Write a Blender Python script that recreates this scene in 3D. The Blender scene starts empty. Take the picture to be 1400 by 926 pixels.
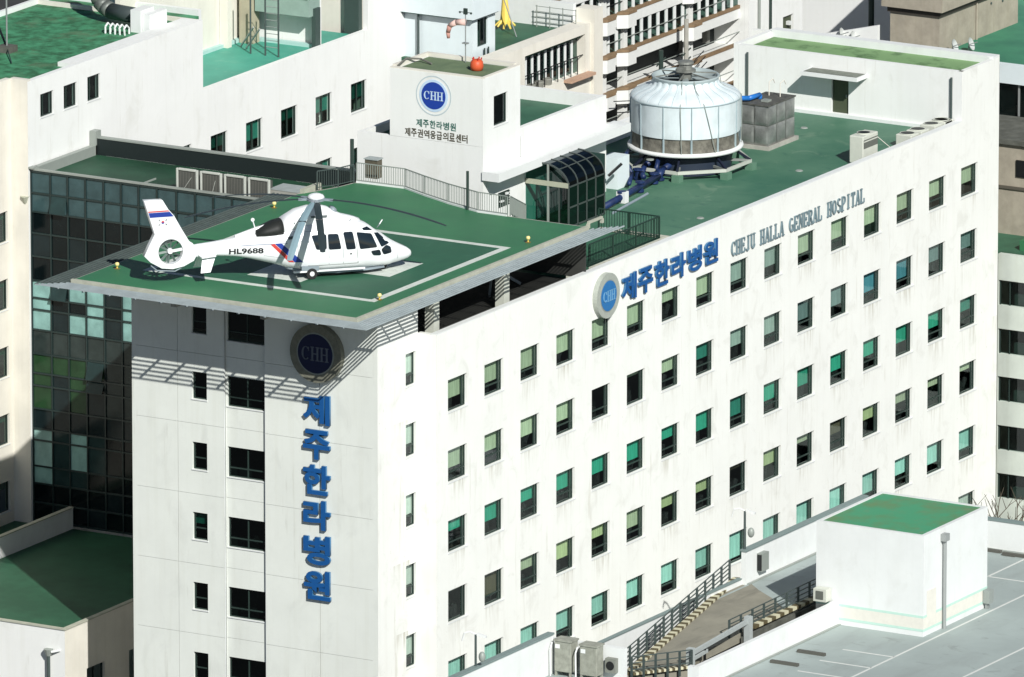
import bpy, bmesh, math, random
from mathutils import Vector, Matrix
R = math.radians
random.seed(7)
S = bpy.context.scene
COL = S.collection

# ---------------------------------------------------------------- camera, sky, sun, exposure
cd = bpy.data.cameras.new('camera'); cam = bpy.data.objects.new('camera', cd); COL.objects.link(cam)
az, pitch = R(30.0943422), R(13.7786346)
fwd = Vector((math.cos(az)*math.cos(pitch), math.sin(az)*math.cos(pitch), -math.sin(pitch)))
rgt = Vector((math.sin(az), -math.cos(az), 0)); up = rgt.cross(fwd)
m3 = Matrix((rgt, up, -fwd)).transposed()
cam.matrix_world = Matrix.Translation((-512.6156, -301.2648, 178.1089)) @ m3.to_4x4()
cd.sensor_width = 36.0; cd.lens = 17443.809/1400*36; cd.clip_start = 10; cd.clip_end = 6000
S.camera = cam

sun_dir = Vector((0.650, 0.760, -0.722)).normalized()
w = bpy.data.worlds.new("World"); S.world = w; w.use_nodes = True
wn = w.node_tree.nodes; wl = w.node_tree.links
bg = wn.get('Background') or wn.new('ShaderNodeBackground')
sky = wn.new('ShaderNodeTexSky'); sky.sky_type = 'NISHITA'; sky.sun_disc = False
sky.sun_elevation = math.asin(-sun_dir.z)
sky.sun_rotation = math.atan2(-sun_dir.x, -sun_dir.y)
sky.air_density = 0.7; sky.dust_density = 0.3
wl.new(sky.outputs[0], bg.inputs[0]); bg.inputs[1].default_value = 0.05
sd = bpy.data.lights.new('sun', 'SUN'); sd.energy = 5.0; sd.angle = R(0.5); sd.color = (1.0, 0.985, 0.95)
so = bpy.data.objects.new('sun', sd); COL.objects.link(so)
so.rotation_euler = sun_dir.to_track_quat('-Z', 'Y').to_euler(); so.location = (-60, -80, 120)
S.view_settings.view_transform = 'Standard'; S.view_settings.look = 'None'
S.view_settings.exposure = 0.05; S.view_settings.gamma = 1.0
S.cycles.diffuse_bounces = 2; S.cycles.max_bounces = 6; S.cycles.transparent_max_bounces = 12

# ---------------------------------------------------------------- materials
MATS = {}
def nodes_of(m):
    m.use_nodes = True; nt = m.node_tree
    return nt, nt.nodes.get('Principled BSDF')
def paint(name, col, rough=0.6, var=0.08, scale=0.6, metal=0.0, col2=None, bump=0.0, bscale=20, streak=0.0, spec=0.4, detail=5, lo=.36, hi=.66):
    """base colour with cloudy variation (col -> col2), optional vertical grime streaks and fine bump"""
    if name in MATS: return MATS[name]
    m = bpy.data.materials.new(name); nt, b = nodes_of(m); N, L = nt.nodes, nt.links
    b.inputs['Roughness'].default_value = rough; b.inputs['Metallic'].default_value = metal
    b.inputs['Specular IOR Level'].default_value = spec
    g = N.new('ShaderNodeNewGeometry')
    c2 = col2 or tuple(c*(1-var*2.2) for c in col)
    nz = N.new('ShaderNodeTexNoise'); nz.inputs['Scale'].default_value = scale; nz.inputs['Detail'].default_value = detail
    nz.inputs['Roughness'].default_value = 0.65
    L.new(g.outputs['Position'], nz.inputs['Vector'])
    rp = N.new('ShaderNodeValToRGB'); rp.color_ramp.elements[0].position = lo; rp.color_ramp.elements[1].position = hi
    rp.color_ramp.elements[0].color = (*c2, 1); rp.color_ramp.elements[1].color = (*col, 1)
    L.new(nz.outputs['Fac'], rp.inputs['Fac']); out = rp.outputs['Color']
    if streak:
        mp = N.new('ShaderNodeMapping'); mp.inputs['Scale'].default_value = (3.2, 3.2, 0.16)
        L.new(g.outputs['Position'], mp.inputs['Vector'])
        n2 = N.new('ShaderNodeTexNoise'); n2.inputs['Scale'].default_value = 1.0; n2.inputs['Detail'].default_value = 6
        L.new(mp.outputs[0], n2.inputs['Vector'])
        r2 = N.new('ShaderNodeMapRange'); r2.inputs['From Min'].default_value = 0.50; r2.inputs['From Max'].default_value = 0.78
        r2.inputs['To Max'].default_value = streak
        L.new(n2.outputs['Fac'], r2.inputs['Value'])
        mx = N.new('ShaderNodeMix'); mx.data_type = 'RGBA'
        L.new(r2.outputs[0], mx.inputs['Factor']); L.new(out, mx.inputs['A']); mx.inputs['B'].default_value = (col[0]*.62, col[1]*.6, col[2]*.5, 1)
        out = mx.outputs['Result']
    L.new(out, b.inputs['Base Color'])
    if bump:
        n3 = N.new('ShaderNodeTexNoise'); n3.inputs['Scale'].default_value = bscale; n3.inputs['Detail'].default_value = 4
        L.new(g.outputs['Position'], n3.inputs['Vector'])
        bp = N.new('ShaderNodeBump'); bp.inputs['Strength'].default_value = bump; bp.inputs['Distance'].default_value = 0.03
        L.new(n3.outputs['Fac'], bp.inputs['Height']); L.new(bp.outputs[0], b.inputs['Normal'])
    MATS[name] = m; return m

def add_sill_dirt(m, x0, pitch, half, zs, zp, axis=0, strength=0.55):
    """grime runs on the wall below each window sill"""
    nt = m.node_tree; N, L = nt.nodes, nt.links; b = N['Principled BSDF']
    src = b.inputs['Base Color'].links[0].from_socket
    g = N.new('ShaderNodeNewGeometry'); sp = N.new('ShaderNodeSeparateXYZ'); L.new(g.outputs['Position'], sp.inputs[0])
    def mth(op, a, bv=None, c=None):
        n = N.new('ShaderNodeMath'); n.operation = op
        for i, v in enumerate((a, bv, c)):
            if v is None: continue
            if isinstance(v, (int, float)): n.inputs[i].default_value = v
            else: L.new(v, n.inputs[i])
        return n.outputs[0]
    u = mth('FLOORED_MODULO', mth('SUBTRACT', sp.outputs[axis], x0 - pitch/2), pitch)
    du = mth('ABSOLUTE', mth('SUBTRACT', u, pitch/2))
    inx = mth('SUBTRACT', 1.0, mth('SMOOTH_MIN', mth('MULTIPLY', mth('MAXIMUM', mth('SUBTRACT', du, half*.75), 0.0), 4.0), 1.0, 0.1))
    below = mth('GREATER_THAN', zs, sp.outputs[2])
    d = mth('FLOORED_MODULO', mth('SUBTRACT', zs, sp.outputs[2]), zp)
    fall = mth('POWER', mth('MAXIMUM', mth('SUBTRACT', 1.0, mth('DIVIDE', d, 1.35)), 0.0), 1.4)
    mp = N.new('ShaderNodeMapping'); mp.inputs['Scale'].default_value = (5.0, 5.0, 0.5); L.new(g.outputs['Position'], mp.inputs['Vector'])
    nz = N.new('ShaderNodeTexNoise'); nz.inputs['Scale'].default_value = 1.0; nz.inputs['Detail'].default_value = 7; L.new(mp.outputs[0], nz.inputs['Vector'])
    mr = N.new('ShaderNodeMapRange'); mr.inputs['From Min'].default_value = .42; mr.inputs['From Max'].default_value = .72; L.new(nz.outputs['Fac'], mr.inputs['Value'])
    f = mth('MULTIPLY', mth('MULTIPLY', mth('MULTIPLY', inx, below), fall), mth('MULTIPLY', mr.outputs[0], strength))
    n4 = N.new('ShaderNodeTexNoise'); n4.inputs['Scale'].default_value = .33; n4.inputs['Detail'].default_value = 2; L.new(g.outputs['Position'], n4.inputs['Vector'])
    m4 = N.new('ShaderNodeMapRange'); m4.inputs['From Min'].default_value = .40; m4.inputs['From Max'].default_value = .62; m4.inputs['To Min'].default_value = .12; L.new(n4.outputs['Fac'], m4.inputs['Value'])
    f = mth('MULTIPLY', f, m4.outputs[0])
    mx = N.new('ShaderNodeMix'); mx.data_type = 'RGBA'
    L.new(f, mx.inputs['Factor']); L.new(src, mx.inputs['A']); mx.inputs['B'].default_value = (.34, .31, .20, 1)
    L.new(mx.outputs['Result'], b.inputs['Base Color'])

def grime(m, col, scale, lo, hi, amt, stretch=(1, 1, 1), detail=8, distort=0.0):
    """another layer of patchy dirt or wear mixed over the base colour"""
    nt = m.node_tree; N, L = nt.nodes, nt.links; b = N['Principled BSDF']; src = b.inputs['Base Color'].links[0].from_socket
    g = N.new('ShaderNodeNewGeometry'); mp = N.new('ShaderNodeMapping'); mp.inputs['Scale'].default_value = stretch; L.new(g.outputs['Position'], mp.inputs['Vector'])
    nz = N.new('ShaderNodeTexNoise'); nz.inputs['Scale'].default_value = scale; nz.inputs['Detail'].default_value = detail; nz.inputs['Roughness'].default_value = .62; nz.inputs['Distortion'].default_value = distort
    L.new(mp.outputs[0], nz.inputs['Vector'])
    mr = N.new('ShaderNodeMapRange'); mr.inputs['From Min'].default_value = lo; mr.inputs['From Max'].default_value = hi; mr.inputs['To Max'].default_value = amt; L.new(nz.outputs['Fac'], mr.inputs['Value'])
    mx = N.new('ShaderNodeMix'); mx.data_type = 'RGBA'; L.new(mr.outputs[0], mx.inputs['Factor']); L.new(src, mx.inputs['A']); mx.inputs['B'].default_value = (*col, 1); L.new(mx.outputs['Result'], b.inputs['Base Color'])
    return m

def flat(name, col, rough=0.5, metal=0.0, spec=0.4):
    if name in MATS: return MATS[name]
    return paint(name, col, rough, 0.03, 3.0, metal, spec=spec)

def glass(name, tint=(.74, .84, .78), gloss=.12, rough=.03):
    """thin window pane: mostly see-through tint plus a mirror coat"""
    m = bpy.data.materials.new(name); m.use_nodes = True; nt = m.node_tree; N, L = nt.nodes, nt.links
    N.clear(); o = N.new('ShaderNodeOutputMaterial'); mix = N.new('ShaderNodeMixShader')
    t = N.new('ShaderNodeBsdfTransparent'); t.inputs[0].default_value = (*tint, 1)
    g = N.new('ShaderNodeBsdfGlossy'); g.inputs['Roughness'].default_value = rough; g.inputs['Color'].default_value = (.85, .92, .95, 1)
    fr = N.new('ShaderNodeLayerWeight'); fr.inputs[0].default_value = .5
    pw = N.new('ShaderNodeMath'); pw.operation = 'POWER'; L.new(fr.outputs['Facing'], pw.inputs[0]); pw.inputs[1].default_value = 4
    ad = N.new('ShaderNodeMath'); ad.operation = 'MULTIPLY_ADD'; ad.inputs[1].default_value = .6; ad.inputs[2].default_value = gloss*.5
    L.new(pw.outputs[0], ad.inputs[0]); L.new(ad.outputs[0], mix.inputs[0]); L.new(t.outputs[0], mix.inputs[1]); L.new(g.outputs[0], mix.inputs[2])
    L.new(mix.outputs[0], o.inputs[0]); m.use_transparent_shadow = True; MATS[name] = m; return m

W_FAC = paint('white_facade', (.85, .86, .81), .75, .02, .35, streak=.11, bump=.12, bscale=14)
add_sill_dirt(W_FAC, 1.98, 3.488, .91, 28.38, 3.5, strength=.8)
W_TOW = paint('white_panel', (.80, .83, .765), .6, .03, .3, streak=.14)
W_PL = paint('white_plaster', (.82, .83, .80), .8, .02, .3, streak=.10, bump=.1, bscale=10)
W_CLEAN = paint('white_clean', (.77, .79, .77), .7, .03, .5, streak=.08)
W_CREAM = paint('cream_plaster', (.78, .75, .66), .8, .05, .4, streak=.2)
W_COOL = paint('cool_white', (.70, .78, .79), .7, .04, .4, streak=.08)
BEIGE = paint('beige_wall', (.40, .36, .285), .85, .1, 1.2, streak=.3, bump=.15)
CONC = paint('concrete', (.44, .43, .38), .9, .12, 1.5, streak=.3, bump=.2)
DKCONC = paint('dark_concrete', (.13, .135, .115), .9, .2, 1.5, streak=.5)  # dark streaked concrete, shared by walls, a roof and footings
G_PAD = paint('pad_green', (.042, .190, .082), .55, .12, .35, col2=(.036, .160, .074), bump=.1, bscale=6)
G_PADIN = paint('pad_green_inner', (.030, .125, .068), .6, .12, .8, col2=(.026, .108, .060))
G_ROOF = paint('roof_green', (.090, .205, .130), .6, .2, .22, col2=(.045, .145, .090), lo=.36, hi=.68, bump=.15, bscale=5, detail=9)
G_OLD = paint('old_green_roof', (.070, .29, .145), .7, .2, 1.3, col2=(.032, .125, .055), bump=.2, bscale=4, detail=12, lo=.40, hi=.62)
G_TURQ = paint('turquoise_roof', (.068, .37, .27), .55, .15, .4, col2=(.05, .30, .22))
G_YEL = paint('moss_green_roof', (.20, .34, .15), .8, .2, .9, col2=(.09, .17, .07), lo=.34, hi=.48, detail=9)
G_OLIVE = paint('olive_roof', (.16, .22, .12), .8, .2, .8, col2=(.11, .16, .09))
G_BOX = paint('bright_green_roof', (.055, .31, .15), .5, .25, .5, col2=(.12, .24, .10), lo=.38, hi=.56, detail=8)
G_DARK = paint('dark_green_roof', (.045, .15, .085), .6, .15, .5)
STRIPE = paint('line_white', (.66, .70, .64), .7, .06, 2)
GREY_P = paint('grey_paint', (.36, .40, .39), .6, .08, 2)
SHELF = paint('shelf_steel', (.40, .46, .47), .55, .08, 1.5)
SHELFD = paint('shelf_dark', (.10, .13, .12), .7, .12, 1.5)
COPE = paint('stone_coping', (.47, .48, .39), .7, .08, 2)
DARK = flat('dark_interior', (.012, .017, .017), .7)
DFR = flat('dark_frame', (.03, .05, .042), .45)
MUL = flat('mullion', (.014, .028, .027), .35)
STEEL = flat('steel', (.33, .35, .34), .45, .3)
RAILM = flat('rail_metal', (.075, .10, .095), .5, .2)
RAILG = flat('rail_grey', (.30, .33, .30), .5, .1)
BLK = flat('black_plastic', (.012, .013, .014), .4)
RUBBER = flat('rubber', (.02, .02, .02), .8)
BLUE = flat('sign_blue', (.012, .095, .30), .35)
BLUE_S = flat('sign_blue_side', (.05, .16, .30), .4)
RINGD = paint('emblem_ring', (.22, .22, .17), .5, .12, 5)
RINGL = paint('emblem_ring_light', (.40, .43, .38), .5, .06, 5)
RED = flat('red_paint', (.50, .045, .035), .4)
ORANGE = flat('orange_paint', (.62, .10, .035), .5)
YEL = flat('yellow_paint', (.80, .60, .12), .5)
KERBY = paint('kerb_yellow', (.66, .63, .45), .7, .1, 3)
KERBD = flat('kerb_brown', (.11, .09, .045), .7)
PIPEB = paint('blue_pipe', (.015, .035, .12), .45, .2, 1.5)
ROAD = paint('ramp_concrete', (.30, .285, .225), .85, .12, .35, col2=(.215, .205, .165), bump=.2, detail=9)
DECKM = paint('parking_deck', (.37, .43, .41), .7, .16, .25, col2=(.32, .37, .355), bump=.1, detail=9)
ASPH = paint('asphalt', (.055, .058, .056), .9, .15, .3)
TERR = paint('tan_trim', (.26, .175, .10), .8, .12, 2)
TERL = paint('terracotta_light', (.55, .36, .25), .8, .08, 2)
ALU = paint('aged_aluminium', (.28, .29, .26), .5, .15, 3, metal=.3)
TANK = paint('tank_steel', (.36, .37, .35), .4, .15, 1.6, metal=.55)
TANK_TOP = paint('tank_top', (.12, .12, .105), .7, .2, 4)
FRP = paint('tower_shell', (.68, .76, .775), .55, .05, 1.2, streak=.18); grime(FRP, (.50, .58, .58), 1.6, .55, .68, .5, (1, 1, .4), 8)
LOUV = paint('louvre_grime', (.20, .19, .155), .8, .25, 3)
MINT = flat('mint_stripe', (.52, .74, .64), .7)
PEACH = flat('peach_stripe', (.76, .74, .66), .7)
HELW = paint('helicopter_white', (.86, .88, .88), .25, .02, 1, spec=.6)
HELG = flat('helicopter_grey', (.25, .30, .33), .4)
HWIN = flat('helicopter_window', (.010, .018, .024), .06, spec=.8)
BLADE = flat('blade_grey', (.035, .05, .052), .5)
BLADE_SKY = flat('blade_sky_tint', (.26, .38, .42), .5)  # pale blue puts the sky's reflection into the blade colour
GLS = glass('window_glass'); GLD = glass('tinted_glass', (.30, .42, .38), .10); GLT = glass('tunnel_glass', (.16, .40, .33), .07); GLK = glass('tunnel_roof_glass', (.10, .16, .15), .12)
BLINDS = {k: flat('blind_'+k, c, .85) for k, c in dict(
    pale=(.60, .66, .48), grey=(.42, .50, .47), slate=(.22, .30, .31), blue=(.10, .32, .42), teal=(.045, .42, .29),
    dteal=(.03, .22, .17), beige=(.55, .58, .42), yellow=(.62, .68, .38), cyan=(.50, .84, .78), brown=(.16, .13, .09), white=(.75, .78, .74)).items()}
for m_ in BLINDS.values():   # each blind a little lighter or darker than the next, with soft pleat shading in the colour
    nt = m_.node_tree; N, L = nt.nodes, nt.links; b = N['Principled BSDF']; src = b.inputs['Base Color'].links[0].from_socket
    oi = N.new('ShaderNodeObjectInfo'); mr = N.new('ShaderNodeMapRange'); mr.inputs['To Min'].default_value = .88; mr.inputs['To Max'].default_value = 1.25; L.new(oi.outputs['Random'], mr.inputs['Value'])
    tc = N.new('ShaderNodeTexCoord'); wv = N.new('ShaderNodeTexNoise'); mp = N.new('ShaderNodeMapping'); mp.inputs['Scale'].default_value = (9, 1, .6); L.new(tc.outputs['Object'], mp.inputs['Vector']); L.new(mp.outputs[0], wv.inputs['Vector']); wv.inputs['Scale'].default_value = 1.2
    m2 = N.new('ShaderNodeMapRange'); m2.inputs['From Min'].default_value = .3; m2.inputs['From Max'].default_value = .7; m2.inputs['To Min'].default_value = .82; m2.inputs['To Max'].default_value = 1.1; L.new(wv.outputs['Fac'], m2.inputs['Value'])
    mu = N.new('ShaderNodeMath'); mu.operation = 'MULTIPLY'; L.new(mr.outputs[0], mu.inputs[0]); L.new(m2.outputs[0], mu.inputs[1])
    hs = N.new('ShaderNodeHueSaturation'); L.new(src, hs.inputs['Color']); L.new(mu.outputs[0], hs.inputs['Value']); L.new(hs.outputs[0], b.inputs['Base Color'])

grime(W_FAC, (.50, .48, .38), 1.0, .60, .74, .55, (2.6, 2.6, .22), 10)      # sparse long runs
grime(W_FAC, (.62, .62, .56), .9, .54, .70, .40, (1, 1, .8), 10, .8)         # cloudy patches
grime(W_FAC, (.40, .38, .30), 7.0, .68, .74, .5, (1, 1, .5), 4)              # flecks
grime(W_TOW, (.60, .62, .57), .8, .55, .72, .35, (1, 1, .6), 8, .6); grime(W_TOW, (.45, .45, .38), 1.0, .62, .74, .35, (3, 3, .25), 8)
grime(W_PL, (.60, .60, .54), .7, .56, .72, .35, (1, 1, .6), 9, .6); grime(W_PL, (.48, .46, .38), 1.0, .62, .74, .35, (2.5, 2.5, .2), 8)
grime(W_CLEAN, (.58, .59, .55), .9, .56, .72, .30, (1, 1, .6), 8, .5)
grime(G_ROOF, (.19, .29, .20), .55, .58, .68, .45, (1, 1, 1), 9, 1.2); grime(G_ROOF, (.028, .10, .075), 1.3, .60, .68, .5, (1, .6, 1), 8, .6)
grime(G_PAD, (.08, .23, .12), 3.0, .64, .72, .3, (1, 1, 1), 8, .5); grime(G_PAD, (.03, .12, .06), .5, .56, .72, .25, (1, .5, 1), 6)
grime(G_PADIN, (.06, .17, .11), 1.2, .58, .72, .4, (1, .7, 1), 9, .8); grime(G_PADIN, (.018, .07, .05), .6, .55, .70, .4)
grime(DECKM, (.17, .18, .165), 1.6, .60, .70, .45, (1, .5, 1), 9, 1.0); grime(DECKM, (.24, .26, .25), .35, .52, .68, .4, (.5, 1.4, 1), 7)
grime(STRIPE, (.38, .42, .36), 3.0, .56, .68, .5, detail=9); grime(G_BOX, (.20, .24, .13), 1.1, .56, .68, .5, detail=9); grime(ROAD, (.12, .115, .095), .9, .55, .70, .5, (.35, 1.6, 1), 8)
grime(G_TURQ, (.16, .40, .30), 1.4, .56, .70, .4, detail=9); grime(G_OLD, (.11, .17, .09), .35, .52, .62, .6, detail=8)

# ---------------------------------------------------------------- object helpers
def tag(o, label=None, cat=None, group=None, kind=None):
    if label: o['label'] = label
    if cat: o['category'] = cat
    if group: o['group'] = group
    if kind: o['kind'] = kind
    return o
def thing(name, loc, label, cat, group=None):
    o = bpy.data.objects.new(name, None); o.location = loc; o.empty_display_size = .3; COL.objects.link(o)
    return tag(o, label, cat, group)
def wloc(o):
    v = Vector((0, 0, 0))
    while o: v += o.location; o = o.parent
    return v
class MB:
    def __init__(s): s.v = []; s.f = []; s.m = []; s.cur = 0
    def box(s, x0, x1, y0, y1, z0, z1):
        x0, x1 = sorted((x0, x1)); y0, y1 = sorted((y0, y1)); z0, z1 = sorted((z0, z1)); n = len(s.v)
        s.v += [(x0,y0,z0),(x1,y0,z0),(x1,y1,z0),(x0,y1,z0),(x0,y0,z1),(x1,y0,z1),(x1,y1,z1),(x0,y1,z1)]
        s.f += [tuple(n+i for i in q) for q in ((0,3,2,1),(4,5,6,7),(0,1,5,4),(1,2,6,5),(2,3,7,6),(3,0,4,7))]; s.m += [s.cur]*6; return s
    def quad(s, *p):
        n = len(s.v); s.v += list(p); s.f.append(tuple(range(n, n+len(p)))); s.m.append(s.cur); return s
    def prism(s, poly, z0, z1):
        n = len(s.v); k = len(poly)
        s.v += [(x, y, z0) for x, y in poly] + [(x, y, z1) for x, y in poly]
        s.f.append(tuple(n+i for i in reversed(range(k)))); s.f.append(tuple(n+k+i for i in range(k)))
        for i in range(k): j = (i+1) % k; s.f.append((n+i, n+j, n+k+j, n+k+i))
        s.m += [s.cur]*(k+2); return s
    def extr(s, poly, d):
        """polygon of 3-D points extruded by vector d"""
        n = len(s.v); k = len(poly); d = Vector(d)
        s.v += [tuple(p) for p in poly] + [tuple(Vector(p)+d) for p in poly]
        s.f.append(tuple(n+i for i in range(k))); s.f.append(tuple(n+k+i for i in reversed(range(k))))
        for i in range(k): j = (i+1) % k; s.f.append((n+i, n+k+i, n+k+j, n+j))
        s.m += [s.cur]*(k+2); return s
    def tube(s, p, q, r, n=8, r2=None, cap=True):
        p, q = Vector(p), Vector(q); d = (q-p).normalized(); r2 = r if r2 is None else r2
        a = d.orthogonal().normalized(); b = d.cross(a); k = len(s.v)
        for c, rr in ((p, r), (q, r2)):
            for i in range(n):
                t = 2*math.pi*i/n; s.v.append(tuple(c + a*(rr*math.cos(t)) + b*(rr*math.sin(t))))
        for i in range(n): j = (i+1) % n; s.f.append((k+i, k+j, k+n+j, k+n+i)); s.m.append(s.cur)
        if cap:
            s.f.append(tuple(k+i for i in reversed(range(n)))); s.f.append(tuple(k+n+i for i in range(n))); s.m += [s.cur]*2
        return s
    def path(s, pts, r, n=8):
        for a, b in zip(pts, pts[1:]): s.tube(a, b, r, n)
        return s
    def bar(s, p, q, w, h):
        """rectangular bar from p to q, w across (horizontal), h high"""
        p, q = Vector(p), Vector(q); d = (q-p).normalized()
        side = d.cross(Vector((0, 0, 1)))
        side = side.normalized() if side.length > 1e-4 else Vector((1, 0, 0))
        u = side.cross(d).normalized(); k = len(s.v)
        for c in (p, q):
            for a, b in ((-1,-1),(1,-1),(1,1),(-1,1)): s.v.append(tuple(c + side*(a*w/2) + u*(b*h/2)))
        s.f += [tuple(k+i for i in f) for f in ((0,1,2,3),(7,6,5,4),(0,4,5,1),(1,5,6,2),(2,6,7,3),(3,7,4,0))]; s.m += [s.cur]*6; return s
    def lathe(s, cx, cy, prof, n=48, a0=0, a1=2*math.pi):
        k = len(s.v); full = abs(a1-a0-2*math.pi) < 1e-6; m = n if full else n+1
        for r, z in prof:
            for i in range(m):
                t = a0+(a1-a0)*i/n; s.v.append((cx+r*math.cos(t), cy+r*math.sin(t), z))
        for j in range(len(prof)-1):
            for i in range(n):
                i2 = (i+1) % m
                s.f.append((k+j*m+i, k+j*m+i2, k+(j+1)*m+i2, k+(j+1)*m+i)); s.m.append(s.cur)
        return s
    def sphere(s, c, r, n=12, sz=1.0):
        pr = [(r*math.sin(math.pi*i/n)+1e-5, c[2]-r*sz*math.cos(math.pi*i/n)) for i in range(n+1)]
        return s.lathe(c[0], c[1], pr, n*2)
    def build(s, name, mat, parent=None, smooth=False, bevel=0.0):
        off = wloc(parent) if parent else Vector((0, 0, 0))
        me = bpy.data.meshes.new(name)
        me.from_pydata([tuple(Vector(v)-off) for v in s.v], [], s.f)
        for mm in (mat if isinstance(mat, (list, tuple)) else [mat]): me.materials.append(mm)
        if isinstance(mat, (list, tuple)) and len(mat) > 1:
            for p, i in zip(me.polygons, s.m): p.material_index = i
        if smooth:
            for p in me.polygons: p.use_smooth = True
        me.update(); bm = bmesh.new(); bm.from_mesh(me); bmesh.ops.recalc_face_normals(bm, faces=bm.faces); bm.to_mesh(me); bm.free()
        o = bpy.data.objects.new(name, me); COL.objects.link(o)
        if parent: o.parent = parent
        if bevel:
            b = o.modifiers.new('bevel', 'BEVEL'); b.width = bevel; b.segments = 2; b.limit_method = 'ANGLE'
        return o
def Bx(name, mat, parent, *a, bevel=0.0):
    return MB().box(*a).build(name, mat, parent, bevel=bevel)
def single(o, label, cat, group=None, kind=None): return tag(o, label, cat, group, kind)
def struct(o, label=None): o['kind'] = 'structure'; return o

def wall_mesh(face, plane, u0, u1, z0, z1, holes, depth=.32, back=True):
    """wall facing -Y (face 'Y', plane = y) or -X (face 'X', plane = x) with rectangular openings (ua, ub, za, zb) and their reveals"""
    us = sorted({u0, u1, *[h[0] for h in holes], *[h[1] for h in holes]}); us = [u for u in us if u0 <= u <= u1]
    zs = sorted({z0, z1, *[h[2] for h in holes], *[h[3] for h in holes]}); zs = [z for z in zs if z0 <= z <= z1]
    P = (lambda u, d, z: (u, plane+d, z)) if face == 'Y' else (lambda u, d, z: (plane+d, u, z))
    mb = MB()
    for i in range(len(us)-1):
        for j in range(len(zs)-1):
            uc, zc = (us[i]+us[i+1])/2, (zs[j]+zs[j+1])/2
            if any(h[0] < uc < h[1] and h[2] < zc < h[3] for h in holes): continue
            mb.quad(P(us[i],0,zs[j]), P(us[i+1],0,zs[j]), P(us[i+1],0,zs[j+1]), P(us[i],0,zs[j+1]))
    for a, b, c, d in holes:
        mb.quad(P(a,0,c), P(b,0,c), P(b,depth,c), P(a,depth,c)); mb.quad(P(a,0,d), P(b,0,d), P(b,depth,d), P(a,depth,d))
        mb.quad(P(a,0,c), P(a,0,d), P(a,depth,d), P(a,depth,c)); mb.quad(P(b,0,c), P(b,0,d), P(b,depth,d), P(b,depth,c))
    if back: # rim of the wall, held a little inside the corner so it never lies in the next wall's plane
        e = .004; mb.quad(P(u0+e,0,z1), P(u1-e,0,z1), P(u1-e,depth,z1), P(u0+e,depth,z1)); mb.quad(P(u0+e,.004,z0), P(u0+e,.004,z1), P(u0+e,depth,z1), P(u0+e,depth,z0)); mb.quad(P(u1-e,.004,z0), P(u1-e,.004,z1), P(u1-e,depth,z1), P(u1-e,depth,z0))
    return mb

WCACHE = {}
def window(parent, face, plane, ua, ub, za, zb, blind='pale', drop=.65, rec=.14, mull=(), trans=(), glassm=None, sill=True, split=False, thing_in=0):
    """one window set back in its opening: frame > pane, blind, sill (all mesh data shared between equal windows)"""
    w_, h_ = ub-ua, zb-za
    key = (round(w_, 3), round(h_, 3), round(rec, 3), tuple(mull), tuple(trans), round(drop, 2), thing_in)
    if key not in WCACHE:
        t = .055; f = MB()
        f.box(0, t, rec, rec+.08, 0, h_); f.box(w_-t, w_, rec, rec+.08, 0, h_); f.box(t, w_-t, rec, rec+.08, 0, t); f.box(t, w_-t, rec, rec+.08, h_-t, h_)
        for q in mull: f.box(q*w_-.03, q*w_+.03, rec+.002, rec+.078, t, h_-t)
        for q in trans: f.box(t, w_-t, rec+.004, rec+.074, q*h_-.03, q*h_+.03)
        p = MB().quad((t, rec+.04, t), (w_-t, rec+.04, t), (w_-t, rec+.04, h_-t), (t, rec+.04, h_-t))
        b = MB()
        if drop > 0: 
            n = 6
            for i in range(n):   # gently waved blind cloth
                xa, xb = -.05+(w_+.1)*i/n, -.05+(w_+.1)*(i+1)/n; ya, yb = rec+.17+.012*(i % 2), rec+.17+.012*((i+1) % 2)
                b.quad((xa, ya, h_*(1-drop)), (xb, yb, h_*(1-drop)), (xb, yb, h_-.02), (xa, ya, h_-.02))
        s = MB().box(-.04, w_+.04, -.035, rec, -.05, -.002)
        k = MB()
        if thing_in:
            r = random.Random(thing_in)
            x = w_*(.15+.3*r.random()); k.box(x, x+w_*.42, rec+.3, rec+.55, 0, h_*(.16+.18*r.random())); k.box(x+w_*.1, x+w_*.2, rec+.28, rec+.5, 0, h_*(.28+.12*r.random()))
            k.tube((x+w_*.3, rec+.35, h_*.1), (x+w_*(.3+.2*r.random()), rec+.35, h_*(.3+.1*r.random())), w_*.07, 8)
        WCACHE[key] = [mm and mm for mm in (f, p, b if drop > 0 else None, s, k if thing_in else None)]
        WCACHE[key] = [None if mm is None else mm.build('tmp', DFR) for mm in WCACHE[key]]
        for i, o in enumerate(WCACHE[key]):
            if o: me = o.data; bpy.data.objects.remove(o); WCACHE[key][i] = me
    fm, pm, bm_, sm, km = WCACHE[key]
    off = wloc(parent)
    def inst(name, me, mat, par, top):
        o = bpy.data.objects.new(name, me); COL.objects.link(o); o.parent = par
        if top:
            o.location = (Vector((ua, plane, za)) if face == 'Y' else Vector((plane, ub, za))) - off
            if face == 'X': o.rotation_euler = (0, 0, -math.pi/2)
        if not me.materials: me.materials.append(mat)
        o.material_slots[0].link = 'OBJECT'; o.material_slots[0].material = mat
        return o
    fo = inst('window', fm, DFR, parent, True)
    inst('pane', pm, glassm or GLS, fo, False)
    if bm_: inst('blind', bm_, BLINDS[blind], fo, False)
    if sill: inst('sill', sm, W_CLEAN, fo, False)
    if km: inst('window_clutter', km, BLK, fo, False)
    return fo

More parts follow.
